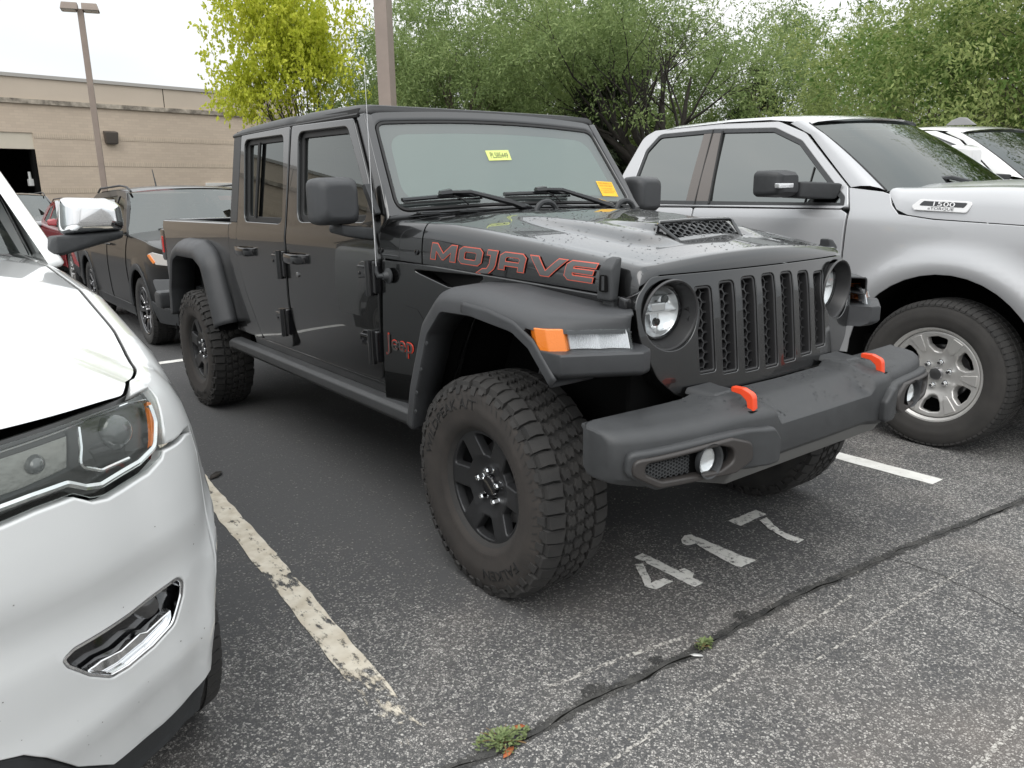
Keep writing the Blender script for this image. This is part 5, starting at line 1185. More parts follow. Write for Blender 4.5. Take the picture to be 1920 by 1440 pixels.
    for (uu, vv, rr) in ((.665, .915, .036), (.86, .91, .018)):
        b = B(); p_ = ss(s, -.030)(uu, vv); b.lathe([(rr*1.1, -.002), (rr, .006), (rr*.75, .016), (rr*.4, .022), (.0001, .024)], c=p_, ax='x', n=24); b.obj('projector', mat('projector_lens', (.10, .105, .105), .06, coat=1.), hl)
    # rest of the side
    do = [(-1.045, 1.05), (-2.02, 1.05), (-2.03, .34), (-1.045, .34)]; d_ = panel('front_door', fil(do, .03, 3), ss(s), step=.06, thick=.02, bev=.004, m=M_white, parent=SV, flip=fl_)
    b = B(); b.tube([ss(s, .02)(-1.95, .93), ss(s, .05)(-1.9, .935), ss(s, .05)(-1.76, .935), ss(s, .02)(-1.71, .93)], .014, 8); b.obj('door_handle', M_chrome, d_)
    ro = [(-2.045, 1.05), (-3.7, 1.05), (-3.72, .45), (-3.40, .42)]+arch(-2.915, .43, a0=12)[::-1][::-1][::1][::-1]+[(-2.45, .34), (-2.045, .34)]
    ro = [(-2.045, 1.05), (-3.7, 1.05), (-3.72, .45)]+arch(-2.915, .43, a0=10, a1=170)[::-1]+[(-2.45, .34), (-2.045, .34)]
    panel('rear_quarter', ro, ss(s), step=.06, thick=.02, bev=.004, m=M_white, parent=SV, flip=fl_)
    # glasshouse
    def gy(off=0.): return lambda x, z: (x, s*(-(1.985+.25*(z-1.2))-SYC+off), z)
    panel('a_pillar', fil([(-.86, 1.235), (-1.60, 1.58), (-1.98, 1.70), (-2.06, 1.66), (-1.985, 1.50), (-1.80, 1.22)], .02, 2), gy(.0), step=.06, thick=.05, bev=.012, m=M_white, parent=SV, flip=fl_)
    panel('side_glass', fil([(-1.79, 1.215), (-2.06, 1.64), (-3.0, 1.66), (-3.4, 1.60), (-3.8, 1.30), (-3.7, 1.225)], .02, 2), gy(-.012), step=.1, thick=.005, bev=.001, m=M_tint, parent=SV, flip=fl_)
    b = B(); b.tube([gy(.004)(-1.78, 1.215), gy(.004)(-1.99, 1.52), gy(.004)(-2.07, 1.655), gy(.004)(-3.0, 1.675), gy(.004)(-3.45, 1.61), gy(.004)(-3.85, 1.29)], .012, 6); b.obj('window_trim', M_rubber, SV)
    # mirror
    mr_ = bpy.data.objects.new('door_mirror', None); col.objects.link(mr_); mr_.parent = SV; cx, cy = -.99, (-1.885-SYC)
    b = B(); rings = []
    for dx, k in ((-.055, .93), (-.04, 1.0), (.0, .985), (.035, .90), (.06, .72), (.072, .45)):
        rings.append([(cx+dx-.10*max(0, q[0]), s*(cy+q[0]), 1.395+q[1]) for q in [(a_*k, b_*k) for a_, b_ in fil([(-.105, -.062), (.115, -.052), (.108, .045), (.06, .066), (-.088, .072)], .03, 4)]])
    b.loft(rings); b.obj('chrome_cap', M_chrome, mr_, 50)
    b = B(); b.hull([(cx-.11, s*(cy-.13), 1.262), (cx+.05, s*(cy-.13), 1.262), (cx-.11, s*(cy-.13), 1.33), (cx+.05, s*(cy-.13), 1.335), (cx-.12, s*(cy+.10), 1.318), (cx+.02, s*(cy+.10), 1.318), (cx-.12, s*(cy+.105), 1.345), (cx+.035, s*(cy+.10), 1.345), (cx-.20, s*(cy-.16), 1.262), (cx-.02, s*(cy-.16), 1.262)], .012); b.obj('mirror_foot', M_black, mr_)
    b = B(); b.box(cx-.062, cx-.057, min(s*(cy-.095), s*(cy+.1)), max(s*(cy-.095), s*(cy+.1)), 1.345, 1.455); b.obj('mirror_glass', M_chrome, mr_)
    # wheel houses
    for ua in (-.05, -2.965):
        b = B(); hp = [(ua+.44*math.cos(a), .39+.44*math.sin(a)) for a in np.linspace(R(15), R(190), 15)]
        b.grid([[(p[0], s*y_, p[1]) for y_ in (.90, .45)] for p in hp]); b.prism(hp, 'y', s*.44, s*.45); b.obj('wheel_house', M_dark, SV)
# hood: strips from the edge to a raised spine
def hood_edge():
    q = resample(fil([(-1.15, 1.05, 0), (.545, 1.05, .04), (.618, .984, .03), (UE, .980, 0)], .03, 6, closed=False), .035, False)
    return [suv(u+.006, v+.008 if u > .5 else v+.012, .002) for u, v in q]
HE = hood_edge(); nH = len(HE); k0 = int(nH*.60)
SP = []
for i, p in enumerate(HE):
    x = lerp(i, [0, k0, nH-1], [-1.20, -.05, .30]); SP.append((x, SYC, sm(x, [-1.2, -.5, 0, .3], [1.335, 1.315, 1.275, 1.215])))
rows = []
for p, q in zip(HE, SP):
    row = []
    for t in np.linspace(0, 1, 22):
        f = 1-(1-t)**2.4; cre = .010*math.exp(-((t-.42)/.10)**2); row.append((p[0]+(q[0]-p[0])*t, p[1]+(q[1]-p[1])*t-SYC, p[2]+(q[2]-p[2])*f+cre))
    rows.append(row)
b = B(); b.grid(rows); b.grid([[(p[0], -p[1], p[2]) for p in r] for r in rows]); bmesh.ops.remove_doubles(b.bm, verts=b.bm.verts[:], dist=1e-4); b.obj('hood', M_white, SV, 60)
b = B(); b.grid([[(x, y, z) for y in (-.80, 0, .80)] for x, z in ((-1.2, 1.18), (-.2, 1.08), (.35, .98))]); b.obj('engine_bay', M_dark, SV)
# grille and nose
b = B(); b.box(.60, .685, -.50, .50, .50, 1.04, .02); b.obj('nose_panel', M_gloss, SV)
for k in range(7):
    y = -.42+.14*k; b = B(); b.prism(fil([(y-.05, .90), (y+.05, .90), (y+.05, 1.0), (y-.05, 1.0)], .015, 3), 'x', .66, .70, .004); b.obj('grille_slot', M_chrome, SV)
b = B(); b.box(.70, .775, -.13, .13, .492, .860, .012); b.obj('bumper_centre', M_white, SV)
# windscreen, roof
b = B(); b.grid([[(lerp(k, [0, 1], [-1.0, -1.80])-.14*(y/.75)**2*(-1)*-1, y, lerp(k, [0, 1], [1.27, 1.69])+.03*(1-(y/.8)**2)) for y in np.linspace(-.80+.10*k, .80-.10*k, 13)] for k in np.linspace(0, 1, 6)]); b.obj('windscreen', M_wsd, SV)
b = B(); b.grid([[(x, y, z+.05*(1-(y/.8)**4)) for y in np.linspace(-.76, .76, 15)] for x, z in ((-1.78, 1.66), (-1.95, 1.69), (-2.6, 1.71), (-3.3, 1.68), (-3.75, 1.60))]); b.obj('roof', M_white, SV)
b = B(); b.grid([[(x, y, z) for y in np.linspace(-.78, .78, 5)] for x, z in ((-3.75, 1.60), (-4.05, 1.25), (-4.10, .5))]); b.obj('tailgate', M_white, SV)
b = B(); b.box(-3.9, -1.0, -.78, .78, .25, .45); b.box(-3.6, -1.3, -.75, .75, .45, 1.15); b.obj('cabin_floor', M_dark, SV)
def plain_wheel(parent, loc, Rt, W, Rr, m_face, nsp, flipw=False, mt=None, wdeg=18, r0=.42):
    wr = bpy.data.objects.new('wheel', None); col.objects.link(wr); wr.parent = parent; wr.location = loc; wr.rotation_euler = (0, 0, PI if flipw else 0)
    put('tyre', tyre_mesh('tyre', Rt, W, Rr, 'street', 60), wr, mt or M_tyre)
    dish = lambda r: lerp(r, [0, .25*Rr, .5*Rr, .9*Rr, Rr], [-.30*W, -.30*W, -.38*W, -.42*W, -.42*W])
    wins = [fil(polar(2*PI*k/nsp-R(wdeg), 2*PI*k/nsp+R(wdeg), r0*Rr, .86*Rr), .008, 3) for k in range(nsp)]
    rim_parts(wr, Rr, W/2, m_face, M_dark, dish, wins, .2*Rr, 5, .34*Rr, M_steel, M_gloss, bev=.005, thick=.03)
    return wr
M_alloy = mat('alloy_silver', (.42, .42, .41), .35, metal=.8)
sw = plain_wheel(SV, (-.05, .845, .375), .375, .235, .245, M_alloy, 5, True)
for (x, y, rz) in ((-2.965, .845, PI), (-.05, -.845, 0), (-2.965, -.845, 0)):
    c_ = copy_tree(sw, SV); c_.location = (x, y, .375); c_.rotation_euler = (0, 0, rz)

# fly specks and chips on the white nose
V, F = [], []; rd = random.Random(12)
for i in range(24):
    u, v = rd.uniform(.5, 1.02), rd.uniform(.33, .82); p = Vector(suv(u, v, .0012)); q = Vector(suv(u+.004, v, .0012))-p; w_ = Vector(suv(u, v+.004, .0012))-p; r0 = rd.uniform(.12, .5); k = len(V)
    for a in range(6): A = PI*a/3; V.append((p+q*(r0*math.cos(A)*rd.uniform(.6, 1.5))+w_*(r0*.7*math.sin(A)*rd.uniform(.6, 1.5)))-Vector((0, SYC, 0)))
    F.append(tuple(range(k+5, k-1, -1)))
me = bpy.data.meshes.new('fly_specks'); me.from_pydata([tuple(v) for v in V], [], F); o = put('fly_specks', me, SV, mat('speck_brown', (.05, .04, .03), .8)); o['kind'] = 'stuff'
# ================================================================== pickup trucks on the right
M_silver = mat('silver_paint', (.46, .465, .475), .36, metal=.3, coat=1., coatr=.03); M_spillar = mat('pillar_brown', (.10, .085, .075), .25, coat=.5)
M_rwin = glass_mat('smoked_glass', (.035, .035, .035), 2.6); M_rws = glass_mat('truck_windscreen', (.10, .12, .12), 1.9)
def truck(label, loc, paint, mirror_m, visor, sc_=1.):
    T = root('pickup_truck', label, 'pickup truck', loc); T.scale = (sc_,)*3; X0 = .24
    def W(l): return [(p[0]-X0,)+tuple(p[1:]) for p in l]
    def ty(z): return sm(z, [.35, .55, .85, 1.10, 1.25, 1.36, 1.95], [.975, 1.0, 1.025, 1.015, 1.002, .965, .69])
    def sd_(s, off=0.):
        def f(x, z):
            y = ty(z)+off
            for xa in (0., -3.67):
                r_ = math.hypot(x-xa, z-.42); g = .034*math.exp(-((r_-.605)/.085)**2) if r_ > .605 else .034-4.2*(.605-r_)**2; k = max(0, min(1, (1.22-z)/.14)); y += g*k*k*(3-2*k)
            if x > .35: y -= .35*max(0, x-.35)**2
            return (x, s*y, z)
        return f
    ar = lambda xa, r_: [(xa+r_*math.cos(a), .42+r_*1.0*math.sin(a)*1.04) for a in np.linspace(R(4), R(176), 20)]
    for s in (-1, 1):
        fl_ = s > 0
        fe = [(.93, 1.225), (.579-X0, 1.249), (.131-X0, 1.272), (-.068-X0, 1.298), (-.122-X0, 1.35), (-.150-X0, 1.41), (-.20-X0, 1.425), (-.418-X0, 1.452), (-.372-X0, 1.32), (-.370-X0, .46), (-.545, .46)]+ar(0, .535)[::-1]+[(.60, .62), (.66, .86), (.80, .94), (.93, .95)]
        panel('front_fender', fe, sd_(s), step=.03, thick=.02, bev=.005, m=paint, parent=T, flip=fl_)
        bu = [(.545, .46), (.56, .62), (.62, .82), (.665, .852), (.80, .932), (.93, .942), (.93, .46)]; panel('bumper_side', fil(bu, .02, 2), sd_(s, .0), step=.05, thick=.02, bev=.005, m=paint, parent=T, flip=fl_)
        fd = [(-.382-X0, .46), (-.384-X0, 1.30), (-.43-X0, 1.322), (-1.560-X0, 1.325), (-1.562-X0, .46)]; d_ = panel('front_door', fil(fd, .012, 3), sd_(s), step=.045, thick=.02, bev=.005, m=paint, parent=T, flip=fl_)
        rd_ = [(-1.574-X0, .46), (-1.572-X0, 1.325), (-2.34-X0, 1.325), (-2.36-X0, .9), (-2.30-X0, .46)]; d2 = panel('rear_door', fil(rd_, .02, 3), sd_(s), step=.06, thick=.02, bev=.005, m=paint, parent=T, flip=fl_)
        for dd, x in ((d_, -1.44-X0), (d2, -2.2-X0)):
            b = B(); b.tube([sd_(s, .01)(x-.11, 1.14), sd_(s, .045)(x-.08, 1.14), sd_(s, .045)(x+.08, 1.14), sd_(s, .01)(x+.11, 1.14)], .014, 8); b.obj('door_handle', paint, dd)
        # upper cab with one long glass line
        ho = fil(W([(-2.238, 1.50, .03), (-2.226, 1.75, .06), (-2.13, 1.868, .08), (-1.612, 1.872, .0), (-1.091, 1.846, .10), (-.851, 1.748, .10), (-.430, 1.395, .03), (-.418, 1.335, .02), (-2.10, 1.352, .08)]), .03, 4)
        ou = fil(W([(-2.405, 1.335, .0), (-2.39, 1.58, .05), (-2.30, 1.86, .10), (-2.20, 1.905, .05), (-1.612, 1.915, .0), (-1.08, 1.892, .1), (-.84, 1.80, .1), (-.425, 1.458, .03), (-.384, 1.335, .0)]), .03, 4)
        cab = panel('cab_frame', ou, sd_(s, -.001), holes=[ho], step=.05, thick=.04, bev=.008, m=paint, parent=T, flip=fl_)
        hc = (lambda q: q if area2(q) > 0 else q[::-1])(clean(ho))
        panel('window_trim', offset2(hc, -.003), sd_(s, -.004), holes=[offset2(hc, .026)], step=.05, thick=.02, bev=.003, m=M_black, parent=cab, flip=fl_)
        panel('side_glass', offset2(hc, .018), sd_(s, -.014), step=.08, thick=.004, bev=.001, m=M_rwin, parent=cab, flip=fl_)
        panel('b_pillar', W([(-1.700, 1.855), (-1.535, 1.853), (-1.440, 1.352), (-1.659, 1.354)]), sd_(s, -.006), step=.08, thick=.01, bev=.003, m=M_spillar, parent=cab, flip=fl_)
        b = B(); b.tube([sd_(s, -.003)(-1.622-X0, 1.87), sd_(s, -.003)(-1.568-X0, 1.345)], .006, 4); b.obj('door_gap', M_rubber, cab)
        b = B(); b.tube([sd_(s, -.003)(-1.53-X0, 1.855), sd_(s, -.003)(-1.44-X0, 1.35)], .010, 4); b.obj('window_post', M_rubber, cab)
        b = B(); b.tube([sd_(s, -.006)(-.70-X0, 1.58), sd_(s, -.006)(-.69-X0, 1.35)], .004, 4); b.obj('quarter_post', M_rubber, cab)
        if visor:
            panel('window_visor', W([(-1.54, 1.862), (-1.09, 1.842), (-.85, 1.742), (-.47, 1.42), (-.56, 1.42), (-.88, 1.69), (-1.11, 1.775), (-1.53, 1.790)]), sd_(s, .022), step=.05, thick=.006, bev=.002, m=mat('visor_smoke', (.13, .125, .13), .3), parent=cab, flip=fl_)
        # mirror
        mr_ = bpy.data.objects.new('door_mirror', None); col.objects.link(mr_); mr_.parent = T; mx_, my = (-.72-X0, 1.20) if not visor else (-.56-X0, 1.22); mz = 1.478 if not visor else 1.60
        b = B(); rings = []
        hh, lo = (.085, -.085) if not visor else (.13, -.14)
        for dx, k in ((-.09, .90), (-.07, 1.0), (.0, .97), (.06, .84), (.09, .60)):
            rings.append([(mx_+dx-.12*max(0, q[0]), s*(my+q[0]*1.), mz+q[1]) for q in [(a_*k, b_*k) for a_, b_ in fil([(-.12, lo), (.13, lo+.01), (.13, hh*.95), (-.10, hh)], .035, 4)]])
        b.loft(rings); b.obj('shell', mirror_m, mr_, 50)
        b = B(); b.hull([(mx_-.06, s*1.12, 1.490), (mx_+.10, s*1.12, 1.490), (mx_-.06, s*1.12, 1.395), (mx_+.10, s*1.12, 1.395), (mx_+.04, s*.93, 1.49), (mx_+.27, s*.93, 1.475), (mx_+.08, s*.95, 1.38), (mx_+.24, s*.95, 1.38)], .012); b.obj('arm', M_black, mr_)
        b = B(); b.box(mx_+.055, mx_+.09, min(s*(my-.02), s*(my+.13)), max(s*(my-.02), s*(my+.13)), 1.452, 1.482, .006, M=None); b.obj('repeater', M_refl, mr_)
        # bed
        be = [(-2.42-X0, 1.325), (-4.10-X0, 1.335), (-4.12-X0, .60), (-4.45, .55)]
        bo = [(-2.42-X0, 1.325), (-4.70, 1.335), (-4.72, .60), (-4.22, .58)]+ar(-3.67, .535)[::1][::1][::-1][::-1]+[]
        bo = [(-2.42-X0, .50), (-2.42-X0, 1.325), (-4.70, 1.335), (-4.72, .60)]+ar(-3.67, .52)[::-1]
        panel('bed_side', bo, sd_(s), step=.07, thick=.03, bev=.008, m=paint, parent=T, flip=fl_)
        for xa in (0., -3.67):
            b = B(); hp = [(xa+.55*math.cos(a), .42+.57*math.sin(a)) for a in np.linspace(R(-12), R(192), 17)]; b.grid([[(p[0], s*y_, p[1]) for y_ in (1.0, .5)] for p in hp]); b.prism(hp, 'y', s*.49, s*.5); b.obj('wheel_house', M_dark, T)
        b = B(); b.box(-3.0, -.65, min(s*.9, s*.99), max(s*.9, s*.99), .36, .47, .01); b.obj('sill', M_black, T)
        # headlamp
        panel('headlight', fil([(.60, 1.14), (.93, 1.20), (.93, 1.03), (.72, 1.02)], .02, 3), sd_(s, .004), step=.05, thick=.01, bev=.003, m=M_refl, parent=T, flip=fl_)
    # roof
    rows = []
    for x, z in ((-2.265, 1.855), (-2.20, 1.893), (-2.0, 1.918), (-1.5, 1.926), (-1.15, 1.915), (-.95, 1.888), (-.86, 1.862)):
        hw = lerp(z, [1.86, 1.93], [.70, .705]); bow = .22*max(0, (x+1.3)/.45)
        rows.append([(x-X0+bow*(1-(y/.71)**2), y, z+.035*(1-abs(y/.72)**3)-(.012 if abs(y) > .69 else 0)) for y in np.linspace(-.715, .715, 25)])
    b = B(); b.grid(rows); rf = b.obj('roof', paint, T)
    b = B(); b.box(-1.98-X0, -1.74-X0, -.12, .12, 1.945, 1.97, .01); b.obj('roof_lamp', paint, rf)
    # windscreen
    rows = []
    for k in np.linspace(0, 1, 9):
        row = []
        for y in np.linspace(-1, 1, 25):
            hw = lerp(k, [0, 1], [.90, .695]); xs = lerp(k, [0, 1], [-.20, -.868]); zs = lerp(k, [0, 1], [1.425, 1.858])+.02*math.sin(PI*k); q = 1-abs(y)**2.2
            row.append((xs-X0+.20*q, y*hw, zs+.030*q*(.6+.4*k)))
        rows.append(row)
    b = B(); b.grid(rows); b.obj('windscreen', M_rws, T)
    for s in (-1, 1):
        e_ = []
        for k, r in zip(np.linspace(0, 1, 9), rows):
            a_ = Vector((r[0][0]+.004, s*abs(r[0][1])*1.004, r[0][2]+.004)); xx = lerp(k, [0, .75, 1], [-.405, -.80, -.98])-X0; zz = lerp(k, [0, .75, 1], [1.452, 1.785, 1.868]); c_ = Vector(sd_(s, .001)(xx, zz)); mid = (a_+c_)/2+Vector((.014, s*.014, .018)); e_.append([a_, a_*.6+mid*.4+Vector((.004, s*.004, .004)), mid, mid*.5+c_*.5+Vector((.003, s*.004, .004)), c_])
        b = B(); b.grid(e_); b.obj('a_pillar', paint, T, 60)
        b = B(); b.tube([tuple(q[0]) for q in e_], .007, 5); b.obj('screen_seal', M_rubber, T)
    # hood
    rows = []
    for x in np.linspace(-.16, 1.17, 20):
        zg = float(np.interp(x, [-.16, -.122, -.065, .131, .579, 1.17], [1.415, 1.355, 1.302, 1.276, 1.253, 1.225])); zt = sm(x, [-.16, .38, .9, 1.12, 1.17], [1.447, 1.452, 1.40, 1.33, 1.30]); row = []
        hw = ty(zg)-.006-(.35*max(0, x-X0-.35)**2)
        for t, k in ((0, 0), (.012, .4), (.035, .75), (.08, .92), (.16, .97), (.28, .975), (.32, 1.0), (.42, 1.13), (.6, 1.16), (.8, 1.15), (.98, 1.16)):
            row.append((x-X0, -(hw-t*hw/.98*.98 if t < .98 else 0), zg+(zt-zg)*k))
        rows.append(row+[(p[0], -p[1], p[2]) for p in row[-2::-1]])
    b = B(); b.grid(rows); hd = b.obj('hood', paint, T, 60)
    # front
    b = B(); b.hull([(.90, -.93, 1.22), (.90, .93, 1.22), (.98, -.80, 1.28), (.98, .80, 1.28), (.96, -.86, .55), (.96, .86, .55), (.86, -.9, .5), (.86, .9, .5), (1.02, 0, 1.25), (1.02, 0, .6)], .03); fr_ = b.obj('front_clip', paint, T)
    b = B(); b.box(.99, 1.03, -.55, .55, .85, 1.2, .02); b.obj('grille', M_black, fr_)
    b = B(); b.box(.96, 1.10, -.95, .95, .52, .78, .04); b.obj('front_bumper', paint, T)
    b = B(); b.box(-4.75, -2.68, -.90, .90, .70, .78); b.box(-4.75, -4.70, -.93, .93, .65, 1.33, .01); b.obj('bed_floor', paint, T)
    b = B(); b.prism(fil([(-.80, 1.57), (.80, 1.57), (.95, 1.30), (.95, .6), (-.95, .6), (-.95, 1.30)], .04, 3), 'x', -2.65, -2.60); b.grid([[(x, y*w_, z) for y in (-1, -.5, 0, .5, 1)] for x, z, w_ in ((-2.645, 1.56, .80), (-2.60, 1.72, .75), (-2.525, 1.865, .70))]); cbk = b.obj('cab_back', paint, T)
    b = B(); b.grid([[(x-.006, y*w_, z) for y in (-1, 0, 1)] for x, z, w_ in ((-2.640, 1.60, .62), (-2.60, 1.72, .60), (-2.55, 1.83, .57))]); b.obj('rear_glass', M_rwin, cbk)
    b = B(); b.box(-2.64, -.70, -.93, .93, .45, .60); b.box(-2.55, -.75, -.9, .9, .6, 1.2); b.obj('cabin_floor', M_dark, T)
    b = B(); b.box(-4.6, .9, -.8, .8, .40, .55); b.obj('chassis', M_dark, T)
    # wipers
    b = B(); b.tube([(-.325-X0, -.60, 1.452), (-.18-X0+.05, -.42, 1.478), (-.10-X0, -.20, 1.492)], [.012, .018, .016], 6); b.tube([(-.16-X0, -.42, 1.49), (-.08-X0, -.36, 1.50), (.0-X0, -.26, 1.47)], .013, 6); b.obj('wiper', M_black, T)
    # wheels
    m_face = mat('truck_alloy', (.60, .59, .57), .42, metal=.6, var=.06, vscale=4)
    wr = bpy.data.objects.new('wheel', None); col.objects.link(wr); wr.parent = T; wr.location = (0, -.925, .415)
    ty_ = put('tyre', tyre_mesh('tyre', .422, .275, .262, 'street', 76), wr, M_tyre)
    b = B(); hf = lambda r: -.1375*lerp(r, [.262, .282, .334, .377, .40], [.80, .92, 1.02, .985, .92]); b.lathe([(r, hf(r)-.0012) for r in np.linspace(.266, .392, 10)], n=72); b.obj('sidewall', mat('grey_sidewall', (.030, .0285, .027), .85, col2=(.046, .043, .040), vscale=7, bump=.3, bscale=250), ty_)
    dish = lambda r: lerp(r, [0, .075, .10, .16, .235, .25, .262], [-.055, -.055, -.058, -.085, -.102, -.100, -.108])
    wins = [fil([(r_*math.cos(R(60*k+30+a)), r_*math.sin(R(60*k+30+a))) for r_, a in ((.214, -15), (.218, 0), (.214, 15), (.165, 15), (.130, 9), (.122, 0), (.130, -9), (.165, -15))], .014, 4) for k in range(6)]
    rim_parts(wr, .262, .1375, m_face, M_dark, dish, wins, .036, 6, .070, M_chrome, M_steel, bev=.009, thick=.04)
    for k in range(6):      # raised spoke pads
        a0 = R(60*k); pts = [(r_*math.cos(a0+R(a)), r_*math.sin(a0+R(a))) for r_, a in ((.236, -8), (.236, 8), (.165, 6.5), (.135, 4), (.135, -4), (.165, -6.5))]
        panel('spoke_pad', fil(pts, .006, 2), lambda u, v: (u, dish(math.hypot(u, v))-.006, v), step=.04, thick=.01, bev=.004, m=m_face, parent=wr)
    for (x, y, rz) in ((-3.67, -.925, 0), (0, .925, PI), (-3.67, .925, PI)):
        c_ = copy_tree(wr, T); c_.location = (x, y, .415); c_.rotation_euler = (0, .4, rz)
    return T, hd, sd_
ram, ram_hood, ram_sd = truck('silver crew cab pickup truck with black mirrors beside the dark grey pickup', (.24, 3.10, 0), M_silver, M_black, False)
# 1500 badge on the hood side
def hb(off):
    def f(x, y, d=0):     # measured plate plane on the hood flank
        u = .165+x-.24; z = 1.346+y; zz = (z-1.27)/.16; yy = -(1.0-.05*max(0, zz)-.35*max(0, u-.35)**2+off)
        return (u, yy, z-.05*x)
    return f
plate = fil([(-.165, -.010, .012), (-.125, .030, .015), (.165, .030, .02), (.135, -.030, .015), (-.145, -.030, .015)], .012, 3)
f_ = hb(.012)
bd = panel('hood_badge', plate, lambda u, v: f_(u, v), step=.03, thick=.012, bev=.003, m=mat('badge_white', (.72, .72, .72), .25, coat=.5), parent=ram_hood, label='1500 badge on the hood flank')
g_ = hb(.014)
panel('badge_field', fil([(-.125, -.004), (-.10, .022), (.135, .022), (.118, -.004)], .006, 2), lambda u, v: g_(u, v), step=.03, thick=.002, bev=.001, m=M_gloss, parent=bd)
h_ = hb(.016); text_obj('numerals', '1500', .034, lambda x, y, d: h_(x+.008, y-.0025), mat('numeral_white', (.8, .8, .8), .3), bd, wx=1.9); text_obj('script', 'eTORQUE', .020, lambda x, y, d: h_(x-.0, y-.022), M_gloss, bd, wx=1.55)
# centre cap emblem: plain relief disc stays on the cap
ram2, _, _ = truck('white tall pickup truck with white mirror half hidden behind the silver truck', (-.22, 6.45, 0), mat('white_paint_truck', (.76, .76, .75), .3, coat=1.), mat('white_paint_mirror', (.76, .76, .75), .3, coat=1.), True, 1.04)
b = B(); b.hull([(-1.25, -.02, 1.945), (-.98, -.02, 1.935), (-1.25, .02, 1.945), (-.98, .02, 1.935), (-1.20, -.015, 1.99), (-1.13, -.015, 2.012), (-1.07, -.012, 2.005), (-1.20, .015, 1.99), (-1.13, .015, 2.012), (-1.07, .012, 2.005)], .006); b.obj('roof_fin', mat('fin_grey', (.25, .25, .25), .5), ram2).location = (-.1, -.45, 0)
